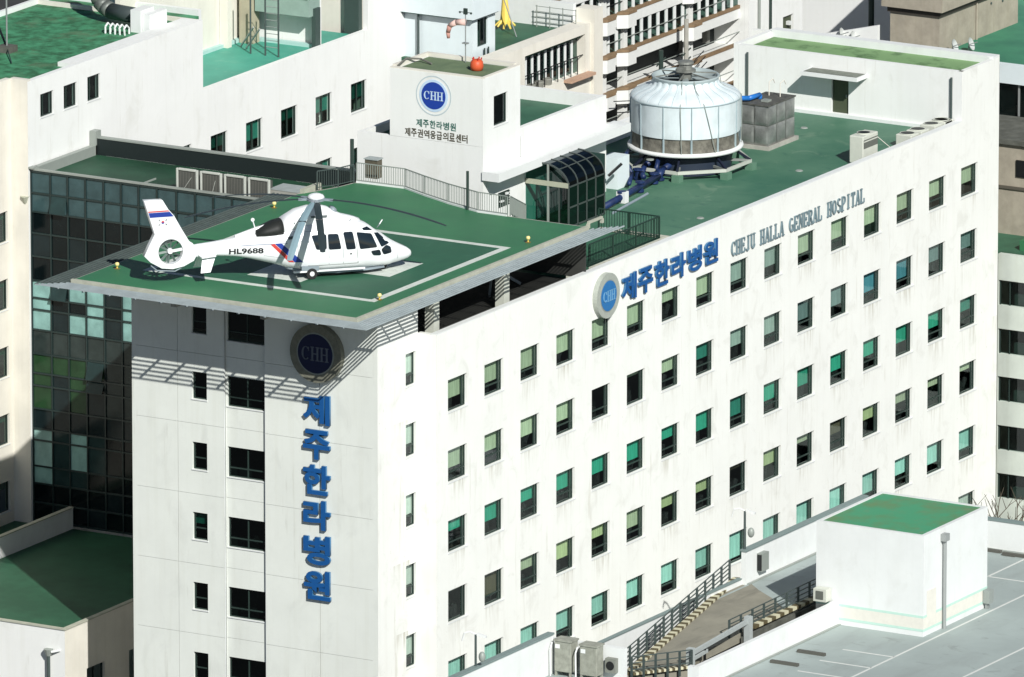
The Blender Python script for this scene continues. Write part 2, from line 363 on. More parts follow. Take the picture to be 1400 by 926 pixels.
def text_mesh(body, name, mat, parent, face, plane, ua, ub, za, zb, ext=.02, bold=.0, side=None, keep=False):
    """lettering scaled to the rectangle (ua..ub, za..zb) on a wall facing -Y or -X; 'side' gives the returns another colour"""
    cu = bpy.data.curves.new(name, 'FONT'); cu.body = body; cu.size = 1; cu.offset = bold; cu.extrude = .5; cu.resolution_u = 4
    t = bpy.data.objects.new(name, cu); COL.objects.link(t); bpy.context.view_layer.update()
    dg = bpy.context.evaluated_depsgraph_get(); me = bpy.data.meshes.new_from_object(t.evaluated_get(dg)); bpy.data.objects.remove(t)
    if not me.vertices: return None
    xs = [v.co.x for v in me.vertices]; ys = [v.co.y for v in me.vertices]; x0, x1, y0, y1 = min(xs), max(xs), min(ys), max(ys)
    off = wloc(parent) if parent else Vector()
    for v in me.vertices:
        a = (v.co.x-x0)/max(x1-x0, 1e-6); b = (v.co.y-y0)/max(y1-y0, 1e-6); d = -ext*(v.co.z+.5)
        if keep: b = b
        z = za+(zb-za)*b
        if face == 'Y': p = Vector((ua+(ub-ua)*a, plane+d, z))
        else: p = Vector((plane+d, ub-(ub-ua)*a, z))
        v.co = p-off
    me.materials.clear(); me.materials.append(mat)
    if side:
        me.materials.append(side); me.update()
        for p in me.polygons:
            n = p.normal; ax = abs(n.y) if face == 'Y' else abs(n.x)
            p.material_index = 0 if ax > .7 else 1
    o = bpy.data.objects.new(name, me); COL.objects.link(o)
    if parent: o.parent = parent
    return o

def serif(ch):
    """strokes of a narrow serif capital in a 1 x 1 cell: polygons"""
    P = []
    def st(x, y0=0, y1=1, w=.2): P.append([(x-w/2,y0),(x+w/2,y0),(x+w/2,y1),(x-w/2,y1)])
    def sf(x, y, w=.42): P.append([(x-w/2,y-.03),(x+w/2,y-.03),(x+w/2,y+.04),(x-w/2,y+.04)])
    def hz(x0, x1, y, t=.07): P.append([(x0,y-t/2),(x1,y-t/2),(x1,y+t/2),(x0,y+t/2)])
    def dg(x0, y0, x1, y1, w): P.append([(x0-w/2,y0),(x0+w/2,y0),(x1+w/2,y1),(x1-w/2,y1)])
    def arc(cx, cy, rx, ry, a0, a1, w=.2, n=14):
        for i in range(n):
            t0, t1 = R(a0+(a1-a0)*i/n), R(a0+(a1-a0)*(i+1)/n)
            def pt(t, s):
                ww = (.25+.75*abs(math.cos(t)))*w/2*s; return (cx+(rx+ww)*math.cos(t), cy+(ry+ww*.6)*math.sin(t))
            P.append([pt(t0,-1), pt(t1,-1), pt(t1,1), pt(t0,1)])
    if ch == 'C': arc(.52,.5,.38,.45,45,315); st(.86,.66,.95,.06); 
    if ch == 'H': st(.2); st(.8); hz(.2,.8,.5); [sf(x,y) for x in (.2,.8) for y in (.03,.96)]
    if ch == 'E': st(.22); hz(.1,.86,.96); hz(.1,.88,.03); hz(.2,.66,.5); st(.84,.74,.99,.06); st(.86,0,.27,.06); st(.66,.38,.62,.06)
    if ch == 'J': st(.6,.12,1); arc(.38,.13,.22,.14,180,360,.16); sf(.6,.96)
    if ch == 'U': st(.22,.25,1); st(.8,.25,1,.09); arc(.51,.25,.29,.24,180,360,.18); sf(.22,.96); sf(.8,.96,.32)
    if ch == 'A': dg(.16,0,.5,1,.09); dg(.84,0,.5,1,.2); hz(.28,.72,.34); sf(.15,.03,.34); sf(.86,.03,.4)
    if ch == 'L': st(.22); hz(.1,.88,.03); st(.86,0,.3,.06); sf(.22,.96)
    if ch == 'G': arc(.5,.5,.38,.45,45,320); st(.82,.05,.45,.18); sf(.82,.45,.36)
    if ch == 'N': st(.18,w=.08); st(.84,w=.08); dg(.84,0,.18,1,.2); sf(.18,.96,.34); sf(.18,.03,.34); sf(.84,.96,.34)
    if ch == 'R': st(.2); arc(.48,.74,.28,.23,-90,90,.18); hz(.2,.5,.96); hz(.2,.5,.5); dg(.86,0,.48,.5,.2); sf(.2,.03); sf(.88,.03,.3)
    if ch == 'O': arc(.5,.5,.36,.45,0,360)
    if ch == 'S': arc(.5,.74,.28,.22,20,270,.15); arc(.5,.27,.3,.23,-160,90,.15)
    if ch == 'P': st(.2); arc(.5,.72,.28,.24,-90,90,.18); hz(.2,.52,.96); hz(.2,.52,.48); sf(.2,.03)
    if ch == 'I': st(.5); sf(.5,.03); sf(.5,.96)
    if ch == 'T': st(.5); hz(.1,.9,.96); st(.11,.76,.99,.05); st(.89,.76,.99,.05); sf(.5,.03)
    return P
def serif_text(body, name, mat, parent, face, plane, ua, ub, za, zb, ext, adv=None):
    n = len(body); mb = None; out = []
    cw = (ub-ua)/n
    for i, ch in enumerate(body):
        if ch == ' ': continue
        mb = MB()
        for k, poly in enumerate(serif(ch)):
            e = ext + .0015*k
            pts = []
            for a, b in poly:
                z = za+(zb-za)*b
                if face == 'Y': pts.append((ua+cw*(i+.04+.92*a), plane-.002, z))
                else: pts.append((plane-.002, ub-cw*(i+.04+.92*a), z))
            mb.extr(pts, (0, -e, 0) if face == 'Y' else (-e, 0, 0))
        out.append(mb.build(name, mat, parent))
    return out

def disc(mb, face, plane, u, z, r, d, n=40, r_in=0):
    for i in range(n):
        a, b = 2*math.pi*i/n, 2*math.pi*(i+1)/n
        c = [(u+r*math.cos(a), z+r*math.sin(a)), (u+r*math.cos(b), z+r*math.sin(b)), (u+r_in*math.cos(b), z+r_in*math.sin(b)), (u+r_in*math.cos(a), z+r_in*math.sin(a))]
        if not r_in: c = [c[0], c[1], (u, z)]
        P = (lambda q: (q[0], plane, q[1])) if face == 'Y' else (lambda q: (plane, q[0], q[1]))
        mb.extr([P(q) for q in c], (0, -d, 0) if face == 'Y' else (-d, 0, 0))
    return mb

# ---------------------------------------------------------------- ground
struct(MB().quad((-900,-900,0),(3000,-900,0),(3000,3000,0),(-900,3000,0)).build('ground', ASPH))

# ================================================================ MAIN HOSPITAL BLOCK
H = thing('hospital_building', (28, 7, 0), 'long white main hospital block with six rows of windows and blue lettering below the helipad', 'hospital')
XL, ZR, ZP = 57.5, 31.9, 32.46
cols = [1.065+3.488*i for i in range(16)]; WW, WH = 1.83, 1.60
FW = 1.83
tops = [30.0-3.5*r for r in range(6)]
holes = [(x, x+FW, t-WH, t) for r, t in enumerate(tops) for x in cols if x+FW < XL]
wall_mesh('Y', 0.0, 0, XL, 0, ZP, holes, .34).build('long_wall', W_FAC, H)
blinds = [
 'pale pale pale pale pale pale pale pale grey grey pale pale pale pale pale pale'.split(),
 'pale pale pale pale brown pale pale dteal grey grey slate slate blue blue slate slate'.split(),
 'teal teal teal teal teal teal teal teal dteal teal teal teal teal teal teal dteal'.split(),
 'beige brown beige yellow yellow beige yellow yellow brown yellow beige brown yellow beige beige beige'.split(),
 'cyan cyan cyan cyan cyan cyan cyan cyan cyan cyan cyan cyan cyan cyan cyan cyan'.split(),
 'white cyan white cyan white white cyan white white cyan white white white cyan white white'.split()]
drops = [[.66,.66,.70,.68,.68,.72,.45,.70,.70,.68,.70,.68,.66,.64,.62,.62],
         [.64,.62,.64,.64,.0,.18,.5,.55,.60,.68,.68,.68,.68,.70,.60,.60],
         [.42,.62,.50,.62,.60,.66,.45,.66,.66,.64,.64,.62,.60,.62,.60,.5],
         [.12,.78,.45,.62,.45,.62,.45,.45,.20,.55,.30,.5,.5,.42,.35,.30],
         [.9,.9,.9,.68,.70,.70,.70,.72,.9,.9,.9,.85,.75,.62,.75,.72],
         [.8]*16]
for r, t in enumerate(tops):
    for c, x in enumerate(cols):
        rr = random.Random(r*31+c)
        window(H, 'Y', 0.0, x, x+FW, t-WH, t, blinds[r][c], drops[r][c], mull=(.86,), trans=(.27,) if (r+c) % 3 else (), thing_in=1+(r*5+c*3) % 7 if r < 4 else (1+c % 3)*(c % 2))
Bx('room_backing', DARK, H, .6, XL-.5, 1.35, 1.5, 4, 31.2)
mb = MB(); [mb.box(.5, XL-.5, .36, 1.35, t-WH-.75-.2, t-WH-.75) for t in tops]; mb.build('floor_slab', DARK, H)
Bx('end_wall', W_FAC, H, -.001, .3, .34, 1.06, 0, ZP-.004)
Bx('far_end_wall', W_FAC, H, XL-.3, XL-.001, .34, 14.5, 0, 35.02)
Bx('roof_slab', G_ROOF, H, .3, XL-.3, .30, 14.4, 31.3, ZR)
Bx('parapet_cap', W_CLEAN, H, .0, 53.4, .0, .34, ZP, ZP+.05)
Bx('under_pad_shade_sheet', flat('under_pad_shade', (.045,.047,.042), .9), H, .31, 15.2, .345, 14.3, ZR+.001, ZR+.03)  # dark sheet over the green roof, painted as the deck's shade
Bx('rear_parapet', W_PL, H, .3, 53.4, 14.4, 14.8, 20, 32.75)
Bx('rear_wall', W_PL, H, .3, XL, 14.82, 15.1, 0, 31.8)
# penthouse at the far end of the roof
wall_mesh('X', 53.4, .0, 13.15, 31.6, 35.1, [(6.65, 7.65, 32.1, 33.95)], .25).build('penthouse_wall', W_PL, H)
Bx('penthouse_front_wall', W_FAC, H, 53.42, XL, -.001, .25, ZP-.01, 35.1)
Bx('penthouse_roof', G_YEL, H, 53.65, 56.9, .25, 13.0, 34.6, 34.84)
Bx('penthouse_rear_parapet', W_CLEAN, H, 56.9, XL-.002, .002, 13.15, 34.6, 35.22)
Bx('penthouse_side_wall', W_PL, H, 53.4, XL-.004, 13.16, 13.45, 31.6, 35.12)
Bx('penthouse_skirting', W_CLEAN, H, 53.28, 53.39, .4, 13.1, 31.9, 32.08)
d = Bx('door', flat('door_green', (.07,.085,.05), .6), H, 53.52, 53.57, 6.68, 7.62, 32.1, 33.93); Bx('door_handle', STEEL, d, 53.46, 53.52, 6.78, 6.84, 32.95, 33.1)
cn = Bx('canopy', paint('canopy_dirt', (.22,.24,.20), .8, .15, 3), H, 52.325, 53.38, 5.625, 8.775, 34.22, 34.352)
mb = MB(); mb.box(52.22,52.32,5.52,8.88,34.16,34.36); mb.box(52.32,53.39,5.52,5.62,34.16,34.36); mb.box(52.32,53.39,8.78,8.88,34.16,34.36); mb.build('canopy_rim', W_CLEAN, cn)
for y in (12.58, .57):
    p = MB().tube((53.3, y, 31.92), (53.3, y, 34.75), .06, 8); p.build('downpipe', RAILM, H)
MB().path([(47.6, 13.2, 31.9),(47.6,13.2,35)], .05).build('downpipe', STEEL, H)
for (x, y) in ((20.5, 6.2), (29.8, 2.2), (41.5, 3.0), (50.2, 7.5)): MB().lathe(x, y, [(.001,ZR+.05),(.16,ZR+.05),(.2,ZR+.01),(.2,ZR-.01)], 12).build('roof_drain', RAILG, H)
# lettering on the long facade
LET = thing('wall_lettering', (22.7, -.05, 30.3), 'raised blue Korean hospital name along the top of the long facade', 'sign')
for i, ch in enumerate('제주한라병원'):
    u = 17.83+1.646*i
    text_mesh(ch, 'letter', BLUE, LET, 'Y', -.04, u, u+1.42, 30.33+.03*i, 31.66, .10, .030, side=BLUE_S)
LEN = thing('wall_lettering', (35.9, -.05, 30.3), 'thin grey English hospital name right of the blue lettering', 'sign')
serif_text('CHEJU HALLA GENERAL HOSPITAL', 'letter', paint('grey_blue_letter', (.19,.27,.30), .45, .1, 6), LEN, 'Y', -.02, 28.92, 42.9, 30.36, 31.12, .06)
def emblem(name, face, plane, u, z, r, rb, d, label, ring, in_shade, txt, rim=None):
    e = thing(name, (u, plane, z-r) if face == 'Y' else (plane, u, z-r), label, 'emblem')
    disc(MB(), face, plane-.004, u, z, r, d).build('disc', ring, e)
    if rim: disc(MB(), face, plane-.004-d, u, z, r*.93, .012, r_in=r*.90).build('rim_line', rim, e)
    disc(MB(), face, plane-.004-d, u, z, rb*1.07, .014, r_in=rb).build('rim_line', W_CLEAN if rim else RAILG, e)
    disc(MB(), face, plane-.004-d, u, z, rb, .03).build('blue_disc', flat('emblem_navy_shade', (.006,.012,.055), .45) if in_shade else flat('emblem_blue_light', (.03,.17,.42), .35), e)  # the tower emblem's blue is darkened to carry the shade
    k = rb*.80
    serif_text('CHH', 'letter', txt, e, face, plane-.036-d, u-k, u+k, z-rb*.36, z+rb*.36, .02)
    return e
emblem('hospital_emblem', 'Y', 0, 16.2, 31.06, 1.13, .76, .26, 'grey rimmed light blue emblem on the long facade, left of the blue lettering', RINGL, False, flat('emblem_letter_pale', (.16,.36,.55), .5))

# ================================================================ STAIR TOWER UNDER THE PAD
T = thing('stair_tower', (0, 8, 0), 'white panelled tower end of the hospital standing under the helipad corner', 'tower')
XT, YT0, YT1, ZT = -3.8, 1.05, 14.86, 34.0
colsY = [(12.28, YT1), (9.66, 12.26), (4.30, 7.34), (YT0, 4.28)]
joints = [34.0, 31.0, 27.5, 24.0, 20.5, 17.0, 13.5, 10.0]
smallw = [(10.62, 11.45, z-1.36, z) for z in (33.35, 30.08, 26.58, 23.08, 19.58, 16.08, 12.58)]
bigw = [(7.40, 9.55, z-1.5, z) for z in (33.3, 30.05, 26.55, 23.05, 19.55, 16.05, 12.55)]
for (a, b) in colsY:
    for zt, zb in zip(joints, joints[1:]):
        hs = [h for h in smallw if a < h[0] and h[1] < b and zb < h[2] and h[3] < zt]
        cross = [h for h in smallw if a < h[0] and h[1] < b and (h[2] < zt < h[3])]
        wall_mesh('X', XT, a, b, zb+.007, zt-.007, hs, .30).build('wall_panel', W_TOW, T)
for zt, zb in zip(joints, joints[1:]):   # recessed window strip
    hs = [h for h in bigw if zb < h[2] and h[3] < zt]
    wall_mesh('X', XT+.16, 7.36, 9.64, zb+.007, zt-.007, hs, .2).build('wall_panel', W_TOW, T)
mb = MB(); mb.box(XT+.33, XT+.4, YT0+.1, 7.2, 10, 33.9); mb.box(XT+.06, XT+.1, 9.62, 9.70, 10, 33.9); mb.box(XT+.06, XT+.1, 12.2, 12.3, 10, 33.9)
mb.build('joint_backing', flat('joint_grey', (.30,.32,.30), .9), T)
MB().box(XT+.002, XT+.2, 9.642, 9.658, 10, 33.98).box(XT+.002, XT+.2, 7.342, 7.358, 10, 33.98).build('strip_reveal', W_CLEAN, T)
for i, h in enumerate(smallw): window(T, 'X', XT, *h, ['brown','slate','brown','dteal','brown','slate','slate'][i], [.0,.0,.0,.45,.0,.0,0][i], rec=.12, trans=(.42,), glassm=GLD, sill=True)
for i, h in enumerate(bigw): window(T, 'X', XT+.16, *h, 'dteal', 0 if i < 3 else 0, rec=.10, mull=(.5,), trans=(.3,), glassm=GLD, thing_in=(0,0,0,3,4,5,2)[i])
nar = [(-1.15, -.17, 31.62-1.62-3.5*i, 31.62-3.5*i) for i in range(6)]
wall_mesh('Y', YT0, XT, 0.0, 10, ZT, nar, .3).build('side_wall', W_FAC, T)
for i, h in enumerate(nar): window(T, 'Y', YT0, *h, 'white', .68, rec=.14, mull=(), trans=(.3,), thing_in=2)
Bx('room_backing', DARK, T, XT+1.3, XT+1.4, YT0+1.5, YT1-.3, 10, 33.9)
Bx('left_wall', W_TOW, T, XT+.001, 6, YT1-.25, YT1-.001, 0, 31.9)
Bx('base_wall', W_TOW, T, XT+.002, 0, YT0+.002, YT1-.002, 0, 9.9)
Bx('roof_slab', CONC, T, XT+.31, 16.4, 1.4, YT1-.26, 31.4, 31.88)
# vertical lettering and emblem
TL = thing('tower_lettering', (XT-.05, 4.35, 19.4), 'vertical raised blue Korean hospital name on the tower', 'sign')
for i, ch in enumerate('제주한라병원'):
    z = 29.82-1.742*i
    text_mesh(ch, 'letter', BLUE, TL, 'X', XT-.06, 3.62, 5.12, z-1.46, z, .12, .032, side=BLUE_S)
emblem('hospital_emblem', 'X', XT, 4.30, 31.9, 1.43, .97, .34, 'dark round emblem with three letters in the shade under the helipad, above the vertical lettering', RINGD, True, flat('emblem_letter_shade', (.12,.14,.18), .5))  # disc and letters have the deck's shade put into their colours

# ================================================================ HELIPAD
PZ = 34.8
PAD = thing('helipad', (4, 8, 34.4), 'green helipad deck with white square and cross, carrying the white helicopter', 'helipad')
pad_poly = [(-7.45, 0), (14.7, 0), (14.75, 6.2), (15.6, 8.5), (16.6, 10.5), (17.4, 11.9), (17.45, 14.3), (17.2, 14.85), (16.0, 15.1), (14.6, 15.6), (13.7, 16.0), (-7.45, 16.0)]
MB().prism(pad_poly, PZ-.34, PZ-.006).build('deck_slab', CONC, PAD)
MB().prism([(-7.3, .15), (14.6, .15), (14.65, 6.2), (15.5, 8.5), (16.5, 10.5), (17.3, 11.9), (17.35, 14.25), (17.1, 14.75), (15.9, 15.0), (14.5, 15.5), (13.6, 15.95), (-7.3, 15.95)], PZ-.1, PZ).build('green_surface', G_PAD, PAD)
mb = MB(); mb.box(-7.47, -7.29, -.02, 16.0, PZ-.30, PZ+.05); mb.box(-7.285, 14.7, -.02, .16, PZ-.30, PZ+.05); mb.build('edge_kerb', COPE, PAD)
MB().prism([(-3.6, 1.5), (8.6, 1.5), (8.6, 13.7), (-3.6, 13.7)], PZ+.001, PZ+.004).build('inner_square', G_PADIN, PAD)
mb = MB(); a0, a1, b0, b1, lw = -4.0, 9.0, 1.1, 14.1, .38
mb.box(a0, a1, b0, b0+lw, PZ+.001, PZ+.008); mb.box(a0, a1, b1-lw, b1, PZ+.001, PZ+.008); mb.box(a0, a0+lw, b0+lw, b1-lw, PZ+.001, PZ+.008); mb.box(a1-lw, a1, b0+lw, b1-lw, PZ+.001, PZ+.008)
mb.build('square_marking', STRIPE, PAD)
cx, cy = 2.4, 7.75
mb = MB(); mb.box(cx-1.6, cx+1.6, 3.1, 12.4, PZ+.004, PZ+.012); mb.box(-2.25, cx-1.6, cy-1.5, cy+1.5, PZ+.004, PZ+.012); mb.box(cx+1.6, 7.05, cy-1.5, cy+1.5, PZ+.004, PZ+.012)
mb.build('cross_marking', STRIPE, PAD)
# perimeter safety shelf: slats on brackets
for i in range(6):
    dx = .14+.2*i
    MB().box(-7.47-dx-.03, -7.47-dx+.03, -.02-dx, 16.0+dx*1.15, PZ-.13, PZ-.085).build('shelf_slat', SHELF, PAD)
    MB().box(-7.47-dx, 14.9+.25*i, -.02-dx-.03, -.02-dx+.03, PZ-.14, PZ-.08).build('shelf_slat', SHELF, PAD)
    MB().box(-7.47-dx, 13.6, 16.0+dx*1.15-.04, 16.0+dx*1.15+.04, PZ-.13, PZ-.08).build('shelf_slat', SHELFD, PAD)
for i in range(12):
    y = .2+1.45*i; MB().box(-8.5, -7.47, y-.04, y+.04, PZ-.24, PZ-.14).build('shelf_bracket', SHELF, PAD)
for i in range(16):
    x = -7.3+1.45*i; MB().box(x-.04, x+.04, -1.0, -.02, PZ-.24, PZ-.15).build('shelf_bracket', SHELF, PAD)
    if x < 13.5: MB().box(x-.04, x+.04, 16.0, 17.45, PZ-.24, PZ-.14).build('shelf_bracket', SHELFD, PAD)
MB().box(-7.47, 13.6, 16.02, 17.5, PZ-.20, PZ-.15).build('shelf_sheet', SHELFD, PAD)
for x in (1.36, 8.09, 15.0):
    c = MB().box(x-.26, x+.26, .8, 1.3, 31.9, PZ-.345).build('column', paint('column_grey', (.58,.60,.52), .7, .06, 2), PAD)
for x in (1.36, 8.09, 14.8):
    for y in (7.5, 13.8): MB().box(x-.26, x+.26, y-.26, y+.26, 31.9, PZ-.345).build('column', CONC, PAD)
for y in (5.5, 10.5): MB().box(-7, 14.5, y-.15, y+.15, PZ-.75, PZ-.345).build('deck_beam', CONC, PAD)
MB().box(.1, 14.6, 8.9, 9.2, 31.9, PZ-.5).build('cross_wall', DKCONC, PAD)
MB().bar((9.5, 2.6, 32.1), (12.5, 4.0, 34.2), .1, .14).build('brace', GREY_P, PAD); MB().bar((12.5, 2.6, 32.1), (9.5, 4.0, 34.2), .1, .14).build('brace', GREY_P, PAD)
spots = [(-4.37, 15.3, 'left end of the deck behind the helicopter tail'), (-3.5, 1.1, 'front corner of the white square'), (10.33, .9, 'right edge of the deck near the glass tunnel'), (10.45, 15.4, 'rear left edge behind the rotor')]
L0 = None
for x, y, wh in spots:
    if L0 is None:
        t = L0 = thing('pad_light', (x, y, PZ), 'small yellow edge lamp at the '+wh, 'lamp', 'edge lamps round the helipad')
        MB().tube((x, y, PZ), (x, y, PZ+.16), .04, 8).build('stem', YEL, t)
        MB().lathe(x, y, [(.001, PZ+.34), (.08, PZ+.32), (.11, PZ+.25), (.09, PZ+.16), (.001, PZ+.15)], 12).build('lamp_glass', flat('amber_glass', (.85,.72,.30), .2), t, smooth=True)
        MB().box(x-.1, x+.1, y-.1, y+.1, PZ, PZ+.04).build('base_plate', flat('lamp_brown', (.20,.14,.05), .6), t)
    else:
        t = L0.copy(); COL.objects.link(t); t.location = (x, y, PZ); t['label'] = 'small yellow edge lamp at the '+wh
        for ch in list(L0.children):
            c = ch.copy(); COL.objects.link(c); c.parent = t

def railing(name, pts, h, label, group=None, mat=None, post=1.9, rails=(), bal=.13, kick=False, rw=.045):
    mat = mat or RAILM
    t = thing(name, pts[0], label, 'railing', group)
    P = [Vector(p) for p in pts]
    for a, b in zip(P, P[1:]):
        MB().bar(a+Vector((0,0,h)), b+Vector((0,0,h)), rw, rw).build('handrail', mat, t)
        for q in rails: MB().bar(a+Vector((0,0,h*q)), b+Vector((0,0,h*q)), rw*.8, rw*.8).build('rail', mat, t)
        L = (b-a).length; n = max(1, round(L/post))
        for i in range(n+1):
            if i == n and b is not P[-1] and (b-P[-1]).length > .01: continue
            p = a.lerp(b, i/n); MB().box(p.x-rw*.6, p.x+rw*.6, p.y-rw*.6, p.y+rw*.6, p.z, p.z+h-rw*.5).build('post', mat, t)
        if bal:
            MB().bar(a+Vector((0,0,.12)), b+Vector((0,0,.12)), rw*.8, rw*.8).build('rail', mat, t)
            m = MB(); k = int(L/bal)
            for i in range(1, k): p = a.lerp(b, i/k); m.box(p.x-.012, p.x+.012, p.y-.012, p.y+.012, p.z+.12, p.z+h-.02)
            if m.v: tag(m.build('balusters', mat, t), kind='stuff')
        if kick: MB().bar(a+Vector((0,0,.02)), b+Vector((0,0,.02)), .16, .12).build('kick_kerb', W_CLEAN, t)
    return t
railing('pad_railing', [(17.3, 14.75, PZ), (17.35, 12.0, PZ), (16.5, 10.4, PZ), (15.6, 8.5, PZ), (14.75, 6.3, PZ), (14.7, 4.6, PZ)], 1.0, 'grey barred railing curving along the back edge of the helipad', mat=RAILG, kick=True)
railing('pad_railing', [(14.9, 15.6, PZ), (16.0, 15.05, PZ), (17.1, 14.8, PZ)], .95, 'short dark railing at the rear left corner of the helipad', mat=RAILM)
Bx('landing_kerb', COPE, PAD, 13.9, 15.6, 15.75, 16.0, PZ-.3, PZ+.2)
single(MB().tube((14.9, 6.98, 33.5), (14.9, 6.98, 36.75), .07, 10).build('service_pole', DFR), 'dark plain pole standing at the bend of the pad railing', 'pole')
single(MB().tube((17.35, 15.05, 33.5), (17.35, 15.05, 36.95), .10, 10).build('service_pole', DFR), 'thick dark post at the rear corner of the helipad railing', 'pole')
cb = thing('cabinet', (18.2, 14.5, 34.9), 'small brown metal box behind the pad railing', 'cabinet')
Bx('body', paint('brown_box', (.13,.115,.08), .7, .2, 4), cb, 18.0, 18.5, 14.0, 14.7, 34.9, 35.85); Bx('lid', GREY_P, cb, 17.95, 18.55, 13.95, 14.75, 35.852, 35.9)

# ================================================================ ROOFTOP STAIR HOUSE WITH SIGN
K = thing('stair_house', (26, 12, 31.9), 'white rooftop stair house with round blue emblem and two lines of Korean writing', 'stair house')
wall_mesh('X', 20.2, 9.2, 14.55, 36.65, 40.1, [], .25).build('sign_wall', W_PL, K)
wall_mesh('X', 20.2, 9.2, 16.45, 31.9, 36.64, [], .25).build('lower_wall', W_PL, K)
wall_mesh('Y', 9.2, 20.21, 23.9, 36.9, 40.1, [(21.28, 22.65, 37.48, 39.02)], .25).build('upper_side_wall', W_PL, K)
wall_mesh('Y', 9.2, 20.21, 32.55, 31.9, 36.9, [(21.7, 22.88, 33.2, 34.0)], .25).build('lower_side_wall', W_PL, K)
window(K, 'Y', 9.2, 21.28, 22.65, 37.48, 39.02, 'brown', 0, rec=.1, glassm=GLD, sill=True)
mb = MB(); mb.box(21.7, 22.88, 9.26, 9.3, 33.2, 34.0); [mb.box(21.7, 22.88, 9.20, 9.26, 33.24+.13*i, 33.28+.13*i) for i in range(6)]; v = mb.build('vent_grille', DFR, K)
Bx('vent_pipe', W_CLEAN, K, 21.85, 22.15, 9.1, 9.2, 33.5, 33.58); Bx('vent_pipe', W_CLEAN, K, 22.4, 22.6, 9.1, 9.2, 33.8, 33.9)
Bx('upper_roof', G_OLIVE, K, 20.45, 23.6, 9.45, 14.3, 39.9, 40.03)
mb = MB(); mb.box(20.21, 20.45, 9.21, 14.54, 40.1, 40.16); mb.box(20.46, 23.9, 9.21, 9.4, 40.1, 40.15); mb.box(23.62, 23.9, 9.41, 14.54, 40.05, 40.22); mb.box(20.46, 23.6, 14.36, 14.54, 40.05, 40.24); mb.build('upper_kerb', W_CREAM, K)
Bx('upper_rear_wall', W_PL, K, 23.62, 23.88, 9.46, 14.5, 36.65, 40.04); Bx('upper_left_wall', W_PL, K, 20.46, 23.6, 14.32, 14.54, 36.65, 40.04)
Bx('terrace_roof', G_DARK, K, 23.9, 32.3, 9.45, 16.3, 36.0, 36.2); Bx('left_terrace_roof', G_DARK, K, 20.46, 23.88, 14.56, 16.3, 36.0, 36.2)
Bx('terrace_parapet', W_PL, K, 32.3, 32.56, 9.201, 16.46, 31.9, 36.86); Bx('terrace_side_parapet', W_PL, K, 20.46, 32.29, 16.22, 16.45, 31.9, 36.62)
cn = Bx('canopy', W_CLEAN, K, 20.1, 33.35, 8.22, 9.199, 34.98, 35.42)
mb = MB().tube((22.4+1.5, 9.13, 35.45), (23.9, 9.13, 36.5), .05); mb.build('downpipe', W_CLEAN, K)
e = thing('stair_house_emblem', (20.15, 12, 38.2), 'flat round blue emblem with pale ring on the white stair house wall', 'emblem')
PB = flat('pale_ring', (.55, .70, .85), .5)
disc(MB(), 'X', 20.198, 12.02, 38.95, 1.02, .008, r_in=.96).build('outer_ring', flat('ring_line', (.52,.60,.62), .6), e)
disc(MB(), 'X', 20.196, 12.02, 38.95, .82, .012).build('pale_ring', PB, e)
disc(MB(), 'X', 20.183, 12.02, 38.95, .69, .012).build('blue_disc', flat('emblem_blue', (.012,.05,.33), .4), e)
serif_text('CHH', 'letter', PB, e, 'X', 20.171, 12.02-.57, 12.02+.57, 38.73, 39.17, .012)
s1 = thing('stair_house_sign', (20.15, 11.9, 36.7), 'two lines of small green and brown Korean writing under the round emblem', 'sign')
gtx = flat('sign_green', (.05,.15,.12), .6); btx = flat('sign_brown', (.09,.08,.055), .6)
for i, ch in enumerate('제주한라병원'): text_mesh(ch, 'letter', gtx, s1, 'X', 20.198, 13.02-.39*(i+1)+.06, 13.02-.39*i, 37.28-.0*i, 37.68, .012, .02)
for i, ch in enumerate('제주권역응급의료센터'): text_mesh(ch, 'letter', btx, s1, 'X', 20.198, 13.68-.366*(i+1)+.05, 13.68-.366*i, 36.74, 37.16, .012, .02)
sk = thing('orange_drum', (22.1, 10.65, 40.03), 'bright orange red rounded drum on the stair house roof', 'drum')
MB().lathe(22.1, 10.65, [(.001,40.03),(.30,40.05),(.34,40.25),(.31,40.48),(.20,40.58),(.001,40.6)], 16).build('drum', ORANGE, sk, smooth=True)
mb = MB(); [mb.tube((22.1+.2*math.cos(a), 10.65+.2*math.sin(a), 40.52), (22.1+.24*math.cos(a), 10.65+.24*math.sin(a), 40.68), .035, 6) for a in (0,1.3,2.6,3.9,5.2)]; mb.build('spout', RED, sk)
single(MB().path([(20.4,14.2,40.2),(21.5,14.35,40.35),(22.3,14.0,40.2),(22.0,13.2,40.1)], .05, 6).build('cable', flat('cable_grey', (.16,.16,.14), .7)), 'grey cable lying over the corner of the stair house roof', 'cable')
ws = thing('windsock', (23.3, 12.0, 40.05), 'pale pink drooping windsock with small lamps on a thin mast', 'windsock')
MB().tube((23.3, 12.0, 40.05), (23.3, 12.0, 42.75), .03, 8).build('mast', STEEL, ws)
mb = MB(); mb.tube((23.3, 12.0, 42.1), (23.25, 12.5, 42.05), .17, 12, .15); mb.tube((23.25, 12.5, 42.05), (23.2, 12.85, 41.85), .15, 12, .13); mb.build('sleeve', flat('sock_pink', (.72,.50,.44), .8), ws, smooth=True)
mb = MB(); mb.tube((23.2, 12.85, 41.85), (23.2, 12.95, 41.5), .13, 12, .11); mb.tube((23.2,12.95,41.5), (23.2,12.92,41.2), .11, 12, .08); mb.build('sleeve_tip', flat('sock_red', (.50,.26,.21), .8), ws, smooth=True)
